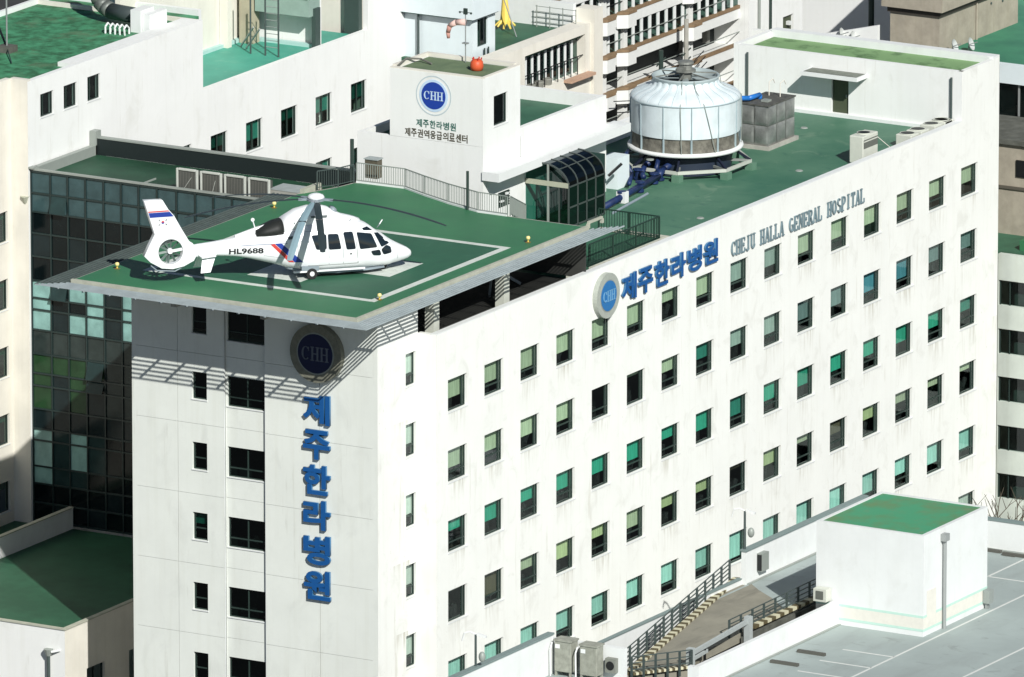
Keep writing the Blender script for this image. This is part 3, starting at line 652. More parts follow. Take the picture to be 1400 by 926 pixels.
mb = MB().tube((23.3, 11.68, 42.6), (23.3, 12.32, 42.6), .02); [mb.sphere((23.3, y, 42.58), .06, 6) for y in (11.68, 12.32)]; mb.box(23.25,23.35,11.9,12.1,42.5,42.8); mb.build('mast_lamp', DFR, ws)
MB().box(23.2, 23.4, 11.85, 12.15, 41.0, 41.06).build('bracket', STEEL, ws)

# ================================================================ GLASS BARREL-VAULT TUNNEL
TU = thing('glass_tunnel', (26, 7.8, 31.95), 'green glass walkway with arched dark roof below the white canopy', 'glass tunnel')
x0, x1, ya, yb, zb, zs, zt = 24.4, 28.0, 9.15, 6.7, 31.95, 34.05, 35.15
prof = [(yb, zb), (yb, zs)]
NA = 7
for i in range(1, NA+1):
    a = math.pi/2*i/NA; prof.append((yb+1.5*(1-math.cos(a)), zs+1.08*math.sin(a)))
prof.append((ya-.02, zs+1.08))
nb = 4; tm = flat('tunnel_frame', (.065,.08,.075), .4)
for k in range(nb+1):
    x = x0+(x1-x0)*k/nb; m = MB()
    for p, q in zip(prof, prof[1:]): m.bar((x, *p), (x, *q), .07, .07)
    m.build('arch_rib', tm, TU)
for k in range(nb):
    xa, xb = x0+(x1-x0)*k/nb+.04, x0+(x1-x0)*(k+1)/nb-.04; m = MB()
    for p, q in zip(prof[1:], prof[2:]): m.quad((xa,*p),(xb,*p),(xb,*q),(xa,*q))
    m.build('roof_pane', GLK, TU)
    MB().quad((xa,yb,zb+.1),(xb,yb,zb+.1),(xb,yb,zb+1.0),(xa,yb,zb+1.0)).build('pane', GLK, TU); MB().quad((xa,yb,zb+1.08),(xb,yb,zb+1.08),(xb,yb,zs-.04),(xa,yb,zs-.04)).build('pane', GLT, TU)
mb = MB()
for z in (zb+.05, zb+1.04, zs): mb.bar((x0, yb, z), (x1, yb, z), .07, .07)
mb.bar((x0, prof[5][0], prof[5][1]), (x1, prof[5][0], prof[5][1]), .04, .04)
mb.build('purlin', tm, TU)
MB().box(x0-.06, x0+.06, yb, ya, zb+2.05, zb+2.3).build('transom', flat('transom_cream', (.42,.43,.33), .6), TU)
MB().box(x0-.05, x0+.05, 7.82, 7.92, zb, zs+1.05).build('mullion', RAILG, TU)
MB().quad((x0, 7.92, zb+.05),(x0, ya, zb+.05),(x0, ya, zb+2.05),(x0, 7.92, zb+2.05)).build('pane', GLT, TU)
MB().quad((x0, 7.92, zb+2.3),(x0, ya, zb+2.3),(x0, ya, zs+1.05),(x0, 7.92, zs+1.05)).build('pane', GLT, TU)
fp = [(x0, 7.82, zb+2.3), (x0, 7.82, zs+1.05)] + [(x0, y, z) for y, z in reversed(prof[1:-1])] + [(x0, yb, zb+2.3)]
MB().quad(*fp).build('pane', GLK, TU)
dd = MB().quad((x0, yb+.05, zb+.05),(x0, 7.8, zb+.05),(x0, 7.8, zb+2.05),(x0, yb+.05, zb+2.05)).build('door', GLK, TU)
MB().box(x0-.08, x0+.03, 7.2, 7.25, zb, zb+2.05).build('door_stile', tm, dd)
MB().box(x1+.02, x1+.06, yb, ya, zb, zs+1).build('end_wall', flat('dark_green_panel', (.02,.05,.042), .5), TU)
Bx('tunnel_floor', G_DARK, TU, x0, x1, yb+.02, ya, 31.91, 31.94)
# walkway filling the drop between pad and tunnel
WK = thing('walkway_ramp', (20, 5, 32), 'green sloping walkway between the helipad and the glass tunnel', 'walkway')
MB().extr([(14.72, 0.3, 34.78), (24.4, 6.5, 31.93), (24.4, 9.15, 31.93), (14.76, 6.2, 34.78)], (0, 0, -.2)).build('deck', G_PAD, WK)
Bx('wall', MATS['under_pad_shade'], WK, 14.72, 14.8, .2, 6.1, 32.2, 34.5)  # near-black colour stands for the shade at the deck's end
railing('walkway_railing', [(14.8, 4.5, PZ), (24.0, 8.95, 32.0)], 1.0, 'thin grey railing sloping from the pad down to the glass tunnel door', mat=RAILG, bal=.16)
LD = thing('stair_landing', (22, 2.5, 31.9), 'low dark green landing with white kerb beside the helipad shelf', 'landing')
Bx('floor', G_DARK, LD, 16.2, 23.6, .75, 4.6, 31.92, 32.3)
Bx('kerb', paint('grimy_kerb', (.62,.62,.52), .8, .15, 3), LD, 16.0, 23.8, .58, .74, 31.92, 32.42); Bx('kerb', MATS['grimy_kerb'], LD, 23.62, 23.8, .76, 4.6, 31.92, 32.42); Bx('kerb_step', MATS['grimy_kerb'], LD, 17.0, 22.5, .42, .57, 31.92, 32.2)
railing('landing_railing', [(16.4, .95, 32.3), (23.4, .95, 32.3), (23.4, 4.4, 32.3)], 1.15, 'dark green railing round the low landing at the end of the helipad', mat=flat('green_rail', (.018,.045,.032), .5), post=2.2, bal=.15, rw=.06)
railing('landing_railing', [(14.75, .06, 34.72), (16.1, .06, 34.72)], .28, 'short pale rail continuing the kerb at the end of the helipad', mat=COPE, bal=0, rw=.12)

# ================================================================ COOLING TOWER
CT = thing('cooling_tower', (39.3, 8.4, 31.9), 'large round pale cooling tower with ribbed shoulder on the green roof', 'cooling tower')
c0, c1 = 39.3, 8.4
prof = [(2.76,33.2),(2.69,33.7),(2.72,33.96)]
MB().lathe(c0, c1, prof, 64).build('louvre_band', LOUV, CT, smooth=True)
def shell(n=96, ribs=24):
    m = MB(); pr = [(2.79,33.95),(2.81,34.3),(2.79,35.2),(2.81,35.6),(2.82,35.68),(2.79,35.78),(2.68,35.90),(2.45,36.02),(2.17,36.12),(1.93,36.22),(1.76,36.36),(1.68,36.54),(1.66,36.72)]
    k = 0
    for r, z in pr:
        for i in range(n):
            t = 2*math.pi*i/n; amp = .0 if z < 35.7 else .10*math.sin(math.pi*min(1, (z-35.6)/1.1))
            f = abs(math.sin(ribs/2*t)); rr = r - amp*(1-f)**2 + (.018*math.sin(7*t+z*3)*(z < 35.6 and z > 34.1))
            m.v.append((c0+rr*math.cos(t), c1+rr*math.sin(t), z))
    for j in range(len(pr)-1):
        for i in range(n): i2 = (i+1) % n; m.f.append((j*n+i, j*n+i2, (j+1)*n+i2, (j+1)*n+i)); m.m.append(0)
    return m
shell().build('shell', FRP, CT, smooth=True)
MB().lathe(c0, c1, [(2.82,33.02),(2.94,33.04),(2.96,33.12),(2.94,33.20),(2.76,33.22)], 64).build('basin_rim', W_CLEAN, CT, smooth=True)
MB().lathe(c0, c1, [(2.84,33.03),(2.1,32.7),(.3,32.5),(.001,32.5)], 48).build('basin', flat('basin_navy', (.02,.03,.05), .5), CT, smooth=True)
MB().lathe(c0, c1, [(2.85,35.62),(2.87,35.65),(2.85,35.68)], 64).build('seam_band', flat('seam_grey', (.38,.47,.49), .5), CT, smooth=True)
for i in range(12):
    t = 2*math.pi*i/12+.1; a = Vector((math.cos(t), math.sin(t), 0)); p = Vector((c0, c1, 0))
    MB().bar(p+a*2.77+Vector((0,0,33.2)), p+a*2.77+Vector((0,0,33.96)), .07, .07).build('louvre_post', flat('seam_grey', (.38,.47,.49), .5), CT)
    MB().bar(p+a*2.825+Vector((0,0,33.96)), p+a*2.825+Vector((0,0,35.62)), .035, .05).build('seam', flat('seam_grey', (.38,.47,.49), .5), CT)
MB().lathe(c0, c1, [(1.64,36.45),(1.70,36.66),(1.75,36.72),(1.69,36.76),(1.60,36.72),(1.60,36.25)], 48).build('throat_rim', flat('rim_grey', (.40,.47,.47), .5), CT, smooth=True)
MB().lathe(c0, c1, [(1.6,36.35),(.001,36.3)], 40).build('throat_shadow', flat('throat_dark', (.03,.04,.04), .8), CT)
for i in range(4):
    t = math.pi/2*i+.5; a = Vector((math.cos(t), math.sin(t), 0)); b = Vector((-a.y, a.x, 0)); p = Vector((c0, c1, 36.52))
    MB().extr([p+a*.25-b*.12, p+a*1.62-b*.28, p+a*1.62+b*.22+Vector((0,0,.07)), p+a*.25+b*.12+Vector((0,0,.05))], (0,0,.03)).build('fan_blade', flat('fan_grey', (.30,.35,.35), .4), CT)
for t in (.3, 1.35, 2.4, 3.44, 4.5, 5.53):
    MB().bar((c0+1.68*math.cos(t), c1+1.68*math.sin(t), 36.72), (c0+.25*math.cos(t), c1+.25*math.sin(t), 36.86), .05, .06).build('motor_arm', ALU, CT)
mm = MB().lathe(c0, c1, [(.3,36.5),(.34,36.9),(.52,36.92),(.52,37.02),(.34,37.04),(.32,37.3),(.42,37.33),(.40,37.44),(.001,37.5)], 20).build('motor', ALU, CT, smooth=False)
MB().box(c0-.6, c0-.33, c1-.2, c1+.2, 36.95, 37.2).build('terminal_box', ALU, mm)
for i in range(3):
    t0 = (3.55, 3.9, 5.2)[i]; pts = []
    for r, z in ((1.74,36.75),(1.80,36.3),(2.3,36.02),(2.84,35.75),(2.87,34.9),(2.84,33.2)): tt = t0+(.3*(36.75-z)/3.3*(1 if i == 1 else .1)); pts.append((c0+r*math.cos(tt), c1+r*math.sin(tt), z))
    MB().path(pts, .022, 6).build('guy_cable', RAILG, CT)
oc = [(c0+3.35*math.cos(math.pi/4*i+.39), c1+3.35*math.sin(math.pi/4*i+.39)) for i in range(8)]
for i in range(8):
    a, b = oc[i], oc[(i+1) % 8]
    MB().bar((*a, 32.35), (*b, 32.35), .12, .16).build('base_beam', flat('beam_pale', (.50,.52,.46), .6), CT)
for i, (x, y) in enumerate(oc):
    MB().box(x-.22, x+.22, y-.22, y+.22, 31.9, 32.26).build('footing', flat('footing_green', (.11,.22,.15), .8), CT)
    t = math.pi/4*i+.39; MB().bar((x, y, 32.4), (c0+2.4*math.cos(t), c1+2.4*math.sin(t), 33.0), .1, .1).build('strut', flat('navy_steel', (.010,.014,.03), .5), CT)
for a, b in ((0, 4), (2, 6), (1, 5), (3, 7)): MB().bar((*oc[a], 32.38+.001*a), (*oc[b], 32.38+.001*a), .1, .12).build('cross_beam', flat('beam_grey', (.25,.27,.25), .6), CT)
MB().lathe(c0, c1, [(2.35,31.95),(2.35,32.85)], 40).build('shade_drum', flat('basin_navy', (.02,.03,.05), .5), CT, smooth=True)  # dark drum added to stand for the shade inside the open frame
for i in range(24):   # standing seams over the ribbed shoulder
    t = 2*math.pi*i/24; pts = []
    for r, z in [(2.82,35.68),(2.79,35.78),(2.68,35.90),(2.45,36.02),(2.17,36.12),(1.93,36.22),(1.76,36.36),(1.68,36.54),(1.66,36.72)]:
        am = .10*math.sin(math.pi*max(0, min(1, (z-35.6)/1.1))); pts.append((c0+(r-am+.008)*math.cos(t), c1+(r-am+.008)*math.sin(t), z+.004))
    MB().path(pts, .016, 4).build('shoulder_seam', MATS['seam_grey'], CT)
# blue pipework
BP = thing('blue_pipework', (32, 7.5, 31.9), 'tangle of dark blue water pipes running from the cooling tower to the stair house', 'pipes')
MB().path([(38.2, 8.2, 32.6), (36.4, 8.0, 32.45), (35.6, 7.9, 32.25), (28.3, 7.0, 32.18)], .17, 12).build('pipe', PIPEB, BP, smooth=True)
MB().path([(38.6, 9.0, 32.6), (36.6, 9.2, 32.5), (35.5, 8.8, 32.3), (35.0, 8.4, 32.25)], .14, 12).build('pipe', PIPEB, BP, smooth=True)
MB().path([(37.8, 8.6, 33.1), (36.7, 8.5, 32.9), (36.2, 8.4, 32.2)], .12, 12).build('pipe', PIPEB, BP, smooth=True)
MB().path([(36.9, 10.4, 33.0), (35.8, 10.0, 32.9), (35.2, 9.2, 32.3), (33.5, 8.4, 32.2)], .11, 12).build('pipe', PIPEB, BP, smooth=True)
for (x, y) in ((36.0, 8.0), (35.2, 7.9), (35.6, 9.1), (33.2, 7.6), (30.8, 7.3)):
    MB().lathe(x, y, [(.22,31.95),(.22,32.05),(.15,32.08),(.15,32.4),(.25,32.42),(.25,32.5),(.001,32.52)], 14).build('flange', PIPEB, BP)
MB().tube((33.0, 7.05, 31.95), (28.4, 6.45, 31.95), .07).build('conduit', flat('conduit_grey', (.25,.30,.34), .5), BP)
MB().lathe(36.0, 8.6, [(.02,32.9),(.2,32.92),(.2,32.96),(.02,32.98)], 14).build('valve_wheel', RAILG, BP)
fb = thing('pale_duct_box', (32.6, 8.9, 31.9), 'pale blue-grey box against the corner of the stair house', 'box')
Bx('body', W_COOL, fb, 33.2, 34.4, 8.9, 9.9, 31.9, 33.5)
ac = thing('roof_fan_unit', (32.8, 8.2, 31.9), 'small white unit with black bracket behind the glass tunnel', 'unit')
Bx('body', W_CLEAN, ac, 30.6, 31.0, 7.0, 7.5, 31.92, 32.5); MB().bar((31.9,8.7,32.9),(32.4,8.2,33.5),.16,.1).build('bracket', BLK, ac)
# panelled water tank
WT = thing('water_tank', (46, 7.4, 31.9), 'dull grey panelled water tank with bulging panels beside the cooling tower', 'tank')
tx0, tx1, ty0, ty1, tz0, tz1 = 44.75, 47.6, 6.6, 8.3, 32.1, 34.2
Bx('base', CONC, WT, tx0-.1, tx1+.2, ty0-.1, ty1+.1, 31.9, 32.1); Bx('core', ALU, WT, tx0+.06, tx1-.06, ty0+.06, ty1-.06, tz0, tz1-.02)
def bulge(c, ux, uz, n, wd, hd, dp=.10):
    m = MB(); G = 8
    def P(i, j):
        a, b = i/G, j/G; h = dp*(math.sin(math.pi*a)*math.sin(math.pi*b))**.6
        return tuple(Vector(c)+Vector(ux)*(wd*a)+Vector(uz)*(hd*b)+Vector(n)*h)
    for i in range(G):
        for j in range(G): m.quad(P(i,j), P(i+1,j), P(i+1,j+1), P(i,j+1))
    return m
hh = (tz1-tz0)/2
for r in range(2):
    for c in range(2): bulge((tx0+.03, ty0+.02+(ty1-ty0)/2*c, tz0+hh*r+.02), (0,1,0), (0,0,1), (-1,0,0), (ty1-ty0)/2-.04, hh-.04).build('tank_panel', TANK, WT, smooth=True)
    for c in range(3): bulge((tx0+.02+(tx1-tx0)/3*c, ty0+.03, tz0+hh*r+.02), (1,0,0), (0,0,1), (0,-1,0), (tx1-tx0)/3-.04, hh-.04).build('tank_panel', TANK, WT, smooth=True)
Bx('lid', TANK_TOP, WT, tx0-.03, tx1+.03, ty0-.03, ty1+.03, tz1-.019, tz1+.05)
Bx('hatch', RAILG, WT, 45.4, 45.8, 7.0, 7.4, tz1+.052, tz1+.15)
for y in (7.1, 7.75): MB().path([(46.9, y, tz1+.05), (46.9, y, tz1+.75), (47.3, y, tz1+.85), (47.5, y, tz1+.6)], .025, 6).build('vent_hoop', W_CREAM, WT)
single(MB().path([(44.4, 8.6, 34.5), (45.0, 7.9, 34.45), (46.0, 7.8, 34.45), (46.0, 7.8, 34.2)], .13, 10).build('blue_pipe', flat('bright_blue_pipe', (.02,.16,.50), .35), smooth=True), 'bright blue pipe running from the cooling tower onto the grey tank', 'pipe')
single(MB().path([(44.5, 8.35, 34.25), (44.2, 8.45, 34.15), (44.2, 8.45, 32.2)], .06, 8).build('white_pipe', W_CLEAN), 'white pipe standing between the cooling tower and the grey tank', 'pipe')
# outdoor units behind the parapet
def condenser(x, y, z, label, group=None, wd=.95, dp=.9, h=1.75):
    t = thing('condenser_unit', (x, y, z), label, 'condenser', group)
    MB().box(x, x+wd, y, y+dp, z+.08, z+h).build('casing', flat('unit_cream', (.60,.62,.54), .6), t, bevel=.05)
    Bx('grille', flat('unit_grille', (.13,.14,.12), .6), t, x+.06, x+wd-.06, y-.015, y+.02, z+.85, z+h-.2)
    Bx('grille_rail', flat('unit_cream', (.60,.62,.54), .6), t, x+.06, x+wd-.06, y-.03, y-.016, z+1.18, z+1.24)
    MB().lathe(x+wd/2, y+dp/2, [(.35,z+h-.02),(.36,z+h+.06),(.33,z+h+.06),(.32,z+h)], 20).build('fan_cowl', flat('unit_cream', (.60,.62,.54), .6), t)
    MB().lathe(x+wd/2, y+dp/2, [(.33,z+h+.05),(.001,z+h+.05)], 20).build('fan_dark', DARK, t)
    Bx('foot', RAILG, t, x+.05, x+wd-.05, y+.05, y+dp-.05, z, z+.08)
    return t
condenser(44.15, .75, 31.9, 'tall cream outdoor unit standing behind the facade parapet', wd=1.6, dp=.8, h=1.5)
single(MB().tube((45.8, 1.0, 33.2), (47.2, .45, 32.0), .02).build('stay_wire', W_CREAM), 'thin pale stay wire beside the tall cream outdoor unit', 'wire')
for i in range(5):
    x = 49.0+1.12*i - (.25 if i < 2 else -.1)
    w_ = ['nearest the tall outdoor unit', 'second from the tall outdoor unit', 'in the middle of the row', 'second from the penthouse wall', 'touching the penthouse wall'][i]
    t = thing('low_condenser', (x, .5, 31.9), 'low cream fan unit behind the parapet, '+w_, 'condenser', 'low fan units along the parapet')
    if i == 4: x = 52.35
    MB().box(x, x+.86, .45, 1.35, 31.9, 32.58).build('casing', flat('unit_cream', (.60,.62,.54), .6), t, bevel=.04)
    MB().lathe(x+.43, .9, [(.39,32.57),(.40,32.62),(.36,32.62),(.35,32.6)], 20).build('fan_cowl', flat('unit_cream', (.60,.62,.54), .6), t)
    MB().lathe(x+.43, .9, [(.36,32.615),(.001,32.615)], 20).build('fan_dark', flat('fan_grille_dark', (.05,.055,.05), .6), t)

# ================================================================ HELICOPTER
hd = R(317.141); a_ = Vector((math.cos(hd), math.sin(hd), 0)); l_ = Vector((a_.y, -a_.x, 0)); hn = Vector((2.04, 4.22, PZ+.012))
HE = thing('helicopter', tuple(hn + a_*-3.9), 'white rescue helicopter with enclosed tail rotor, blue and red stripes and registration HL9688', 'helicopter')
def HP(s, l, h): return tuple(hn + a_*s + l_*l + Vector((0, 0, h)))
ST = [(1.44,.74,.66,.03),(1.38,.86,.56,.16),(1.2,1.0,.47,.32),(.9,1.17,.38,.5),(.4,1.42,.31,.75),(-.1,1.80,.27,.92),(-.45,2.08,.25,1.0),(-.9,2.40,.23,1.05),(-1.5,2.66,.22,1.09),(-2.3,2.78,.22,1.10),(-3.4,2.72,.23,1.08),(-4.3,2.55,.34,.98),(-5.0,2.42,.52,.84),(-5.7,2.30,.74,.66),(-6.5,2.17,.97,.47),(-7.4,2.07,1.16,.36),(-8.5,1.93,1.27,.27),(-9.5,1.86,1.22,.21),(-9.9,1.8,1.2,.17)]
def stat(s):
    for p, q in zip(ST, ST[1:]):
        if q[0] <= s <= p[0]:
            t = (p[0]-s)/(p[0]-q[0]); return [p[i]+(q[i]-p[i])*t for i in range(4)]
    return ST[0] if s > ST[0][0] else ST[-1]
def exps(s): return 3.0 if s < -5.2 else (3.2 if s < .2 else 2.4)
def surf(s, h):
    _, zt, zb, w_ = stat(s); c, r = (zt+zb)/2, (zt-zb)/2; u = min(.995, abs((h-c)/r)); e = exps(s)
    tw = 1.0 if h < c else 1-.10*u   # upper body leans in
    return w_*(1-u**e)**(1/e)*tw
def loft(stations, n=28, half=None, e=None):
    m = MB()
    for j, (s, zt, zb, w_) in enumerate(stations):
        c, r = (zt+zb)/2, (zt-zb)/2; ee = e or exps(s)
        for i in range(n):
            t = 2*math.pi*i/n; cs, sn = math.cos(t), math.sin(t)
            y = w_*math.copysign(abs(cs)**(2/ee), cs); z = r*math.copysign(abs(sn)**(2/ee), sn)
            if z > 0: y *= 1-.10*(z/r)
            m.v.append(HP(s, y, c+z))
    for j in range(len(stations)-1):
        for i in range(n): i2 = (i+1) % n; m.f.append((j*n+i, j*n+i2, (j+1)*n+i2, (j+1)*n+i)); m.m.append(0)
    m.f.append(tuple(range(n))); m.m.append(0); k = (len(stations)-1)*n; m.f.append(tuple(k+i for i in range(n))); m.m.append(0)
    return m
fine = []
for p, q in zip(ST, ST[1:]):
    k = max(1, int((p[0]-q[0])/.22))
    for i in range(k): fine.append(tuple(p[c]+(q[c]-p[c])*i/k for c in range(4)))
fine.append(ST[-1])
# smooth the station values a little
for _ in range(2):
    fine = [fine[0]] + [tuple([fine[i][0]]+[(fine[i-1][c]+2*fine[i][c]+fine[i+1][c])/4 for c in (1,2,3)]) for i in range(1, len(fine)-1)] + [fine[-1]]
loft(fine, 36).build('fuselage', HELW, HE, smooth=True)
cow = [(-1.2,2.62,2.2,.30),(-1.5,2.74,2.2,.42),(-2.1,2.90,2.2,.50),(-2.5,3.10,2.2,.55),(-2.8,3.30,2.2,.56),(-3.2,3.41,2.2,.56),(-3.8,3.41,2.2,.58),(-4.4,3.27,2.2,.62),(-4.85,3.02,2.15,.62),(-5.15,2.84,2.1,.60)]
loft(cow, 28, e=2.6).build('engine_cowling', HELW, HE, smooth=True)
loft([(-5.12,2.86,2.02,.69),(-5.5,2.78,2.02,.66),(-5.95,2.60,2.04,.58),(-6.4,2.38,2.06,.42)], 24, e=2.4).build('exhaust', flat('exhaust_black', (.02,.022,.02), .6), HE, smooth=True)
loft([(-5.0,2.84,2.3,.10),(-5.9,2.62,2.2,.12),(-6.6,2.42,2.1,.12),(-7.4,2.2,2.0,.08)], 12).build('tail_fairing', HELW, HE, smooth=True)
loft([(-2.62,3.32,2.9,.26),(-2.45,3.28,2.92,.24),(-2.33,3.16,2.96,.15)], 16, e=2.2).build('air_intake', HELG, HE, smooth=True)
def panel(name, poly, mat, side=1, off=.012, parent=None, n=3):
    bm = bmesh.new(); vs = [bm.verts.new((p[0], 0, p[1])) for p in poly]; bm.faces.new(vs); bmesh.ops.triangulate(bm, faces=bm.faces)
    bmesh.ops.subdivide_edges(bm, edges=bm.edges, cuts=n, use_grid_fill=True)
    bm.verts.ensure_lookup_table(); bm.faces.ensure_lookup_table(); m = MB()
    bm.verts.index_update()
    for v in bm.verts: m.v.append(HP(v.co.x, side*(surf(v.co.x, v.co.z)+off), v.co.z))
    for f in bm.faces: m.f.append(tuple(v.index for v in f.verts)); m.m.append(0)
    bm.free(); return m.build(name, mat, parent or HE, smooth=True)
def rnd(poly, r=.09):
    out = []; k = len(poly)
    for i in range(k):
        p, a, b = Vector(poly[i]), Vector(poly[i-1]), Vector(poly[(i+1) % k])
        for t in (0, .5, 1):
            u, v = p+(a-p).normalized()*r, p+(b-p).normalized()*r
            out.append(tuple(u*(1-t)**2+p*2*t*(1-t)+v*t*t))
    return out
wins = [[(-3.82,2.13),(-3.09,2.16),(-3.09,1.43),(-3.60,1.43)],[(-3.02,2.16),(-2.5,2.14),(-2.36,1.40),(-2.98,1.40)],[(-2.25,2.2),(-1.77,2.2),(-1.63,1.35),(-2.1,1.35)],[(-1.58,2.16),(-.80,2.02),(-.52,1.34),(-1.42,1.32)],[(-.88,1.19),(-.40,1.22),(-.32,.93),(-.75,.95)],[(-.33,1.22),(-.04,1.40),(.22,1.26),(.25,.98),(-.2,.94)],]
for sd_ in (1, -1):
    for q in wins: panel('side_window', rnd([(x-.02, z-.0) for x, z in q], .08), HWIN, sd_)
    panel('windscreen', [(-.66,2.02),(-.42,1.98),(-.02,1.60),(.12,1.44),(-.28,1.34),(-.34,1.36)], HWIN, sd_, off=.014, n=4)
    panel('roof_window', rnd([(-1.28,2.30),(-.98,2.33),(-.72,2.14),(-1.22,2.20)], .04), HWIN, sd_, off=.014)
    panel('blue_stripe', [(-5.58,1.78),(-5.28,1.80),(-4.24,.84),(-4.64,.84)], flat('heli_blue', (.02,.05,.30), .35), sd_)
    panel('red_stripe', [(-5.78,1.74),(-5.60,1.775),(-4.66,.84),(-4.92,.86)], flat('heli_red', (.60,.06,.05), .35), sd_)
    panel('door_line', [(-1.70,2.25),(-1.68,2.25),(-1.50,.62),(-1.53,.62)], RAILG, sd_, off=.008)
    panel('door_line', [(-4.0,.62),(-4.0,.645),(-1.5,.645),(-1.5,.62)], RAILG, sd_, off=.008)
    panel('body_line', [(-7.2,1.70),(-7.2,1.735),(-5.0,1.80),(-5.0,1.77)], flat('heli_line', (.22,.25,.34), .4), sd_, off=.008)
    panel('door_handle', [(-1.95,1.10),(-1.85,1.10),(-1.85,1.16),(-1.95,1.16)], BLK, sd_, off=.014)
    # sponson over each main wheel and step rail
    m = MB(); m.box(0,0,0,0,0,0) if False else None
    MB().extr([HP(-4.75, .95*sd_, .42), HP(-1.2, 1.04*sd_, .42), HP(-1.2, 1.04*sd_, .34), HP(-4.75, .95*sd_, .34)], l_*(.08*sd_)).build('step_rail', HELW, HE)
    for ms in (-3.85,):
        MB().tube(HP(ms, .95*sd_, .55), HP(ms, 1.0*sd_, .24), .05, 8).build('gear_leg', HELW, HE)
        wh = MB().tube(HP(ms, .92*sd_, .27), HP(ms, 1.10*sd_, .27), .265, 20).build('wheel', RUBBER, HE)
        MB().tube(HP(ms, 1.10*sd_, .27), HP(ms, 1.115*sd_, .27), .12, 14).build('rim', W_CLEAN, wh)
        MB().extr([HP(-4.35, .82*sd_, .62), HP(-3.5, .88*sd_, .62), HP(-3.5, .88*sd_, .42), HP(-4.35, .82*sd_, .42)], l_*(.22*sd_)).build('gear_fairing', HELG, HE)
for sd_ in (1, -1):   # door seams, hatches and grilles
    for x in (-2.34, -3.06, -4.55): panel('door_line', [(x-.012, 2.28), (x+.012, 2.28), (x+.10, .66), (x+.076, .66)], flat('seam_line', (.34,.37,.38), .5), sd_, off=.007)
    panel('door_line', [(-4.6,2.30),(-4.6,2.318),(-1.7,2.318),(-1.7,2.30)], MATS['seam_line'], sd_, off=.007)
    panel('door_line', [(-6.1,1.2),(-6.1,1.215),(-4.7,1.0),(-4.7,.985)], MATS['seam_line'], sd_, off=.007)
    panel('access_hatch', [(-5.35,1.35),(-4.95,1.35),(-4.95,1.40),(-5.35,1.40)], MATS['seam_line'], sd_, off=.007)
    panel('vent_grille', rnd([(-4.95,2.10),(-4.65,2.12),(-4.65,1.98),(-4.95,1.96)], .03), flat('vent_grey', (.12,.14,.14), .6), sd_, off=.008)
    panel('nose_line', [(.45,1.36),(.465,1.36),(.62,.42),(.60,.42)], MATS['seam_line'], sd_, off=.007)
    MB().tube(HP(-1.15, .98*sd_, 1.15), HP(-1.0, 1.03*sd_, 1.15), .02, 5).build('grab_handle', BLK, HE)
    MB().path([HP(-3.95, .62*sd_, 3.1), HP(-4.2, .60*sd_, 3.15)], .02, 5).build('cowling_latch', RAILG, HE)
    for q in ((-3.2, 3.0), (-3.75, 3.0), (-4.25, 2.95)): MB().extr([HP(q[0], .595*sd_, q[1]), HP(q[0]+.25, .595*sd_, q[1]), HP(q[0]+.25, .60*sd_, q[1]-.10), HP(q[0], .60*sd_, q[1]-.10)], l_*(.012*sd_)).build('cowling_vent', MATS['vent_grey'], HE)
# front windscreens and belly
loft([(-.1,.34,.18,.7),(-1,.30,.14,.85),(-2.5,.30,.12,.9),(-4.0,.38,.18,.78),(-4.9,.6,.4,.5)], 20).build('belly_fairing', HELG, HE, smooth=True)
MB().tube(HP(0, -.06, .2), HP(0, .06, .2), .2, 18).build('nose_wheel', RUBBER, HE); MB().tube(HP(0, 0, .2), HP(.02, 0, .45), .045, 8).build('gear_leg', STEEL, HE)
MB().extr([HP(-.05,.33,.62) if False else HP(-.3, -.01, 2.05), HP(-.18,-.01,2.14), HP(.02,-.01,2.44), HP(-.04,-.01,2.44)], l_*.02).build('antenna_blade', HELW, HE)
MB().tube(HP(.02,.3,1.55), HP(-.22,.3,1.82), .018, 6).build('wiper', STEEL, HE); MB().tube(HP(1.15,.0,1.03), HP(.55,.0,1.33), .02, 6).build('nose_probe', STEEL, HE)
MB().tube(HP(-6.35,.0,2.35), HP(-6.5,.0,2.85), .03, 6).build('antenna', HELW, HE); MB().tube(HP(-6.5,-.03,2.88), HP(-6.5,.03,2.88), .09, 12).build('beacon', HELW, HE)
MB().sphere(HP(-1.9,.35,2.80), .05, 6).build('beacon', HELW, HE)
for q in ((-4.6,2.75),(-4.35,2.45),(-4.6,2.42),(-1.8,2.74)): MB().sphere(HP(q[0], .70 if q[1] > 2.6 else .98, q[1]), .03, 5).build('rivet_port', RAILG, HE)
# tail fin with ducted rotor
FIN = [(-11.9,4.19),(-11.04,4.16),(-10.77,3.71),(-10.48,3.37),(-10.1,2.68),(-9.73,2.05),(-9.55,1.93),(-9.3,1.5),(-9.5,1.12),(-9.99,.88),(-10.54,.78),(-11.08,.85),(-11.63,1.18),(-11.92,1.49),(-11.66,2.01),(-11.4,2.53),(-11.68,3.42)]
FC, FR = (-10.64, 1.63), .60
fs = thing('tmp', (0,0,0), '', ''); bpy.data.objects.remove(fs)
cu = bpy.data.curves.new('fin', 'CURVE'); cu.dimensions = '2D'; cu.fill_mode = 'BOTH'; cu.extrude = .15; cu.bevel_depth = .03
sp = cu.splines.new('POLY'); sp.points.add(len(FIN)-1); sp.use_cyclic_u = True
for i, p in enumerate(FIN): sp.points[i].co = (p[0], p[1], 0, 1)
sp = cu.splines.new('POLY'); sp.points.add(31); sp.use_cyclic_u = True
for i in range(32): sp.points[i].co = (FC[0]+(FR+.03)*math.cos(2*math.pi*i/32), FC[1]+(FR+.03)*math.sin(2*math.pi*i/32), 0, 1)
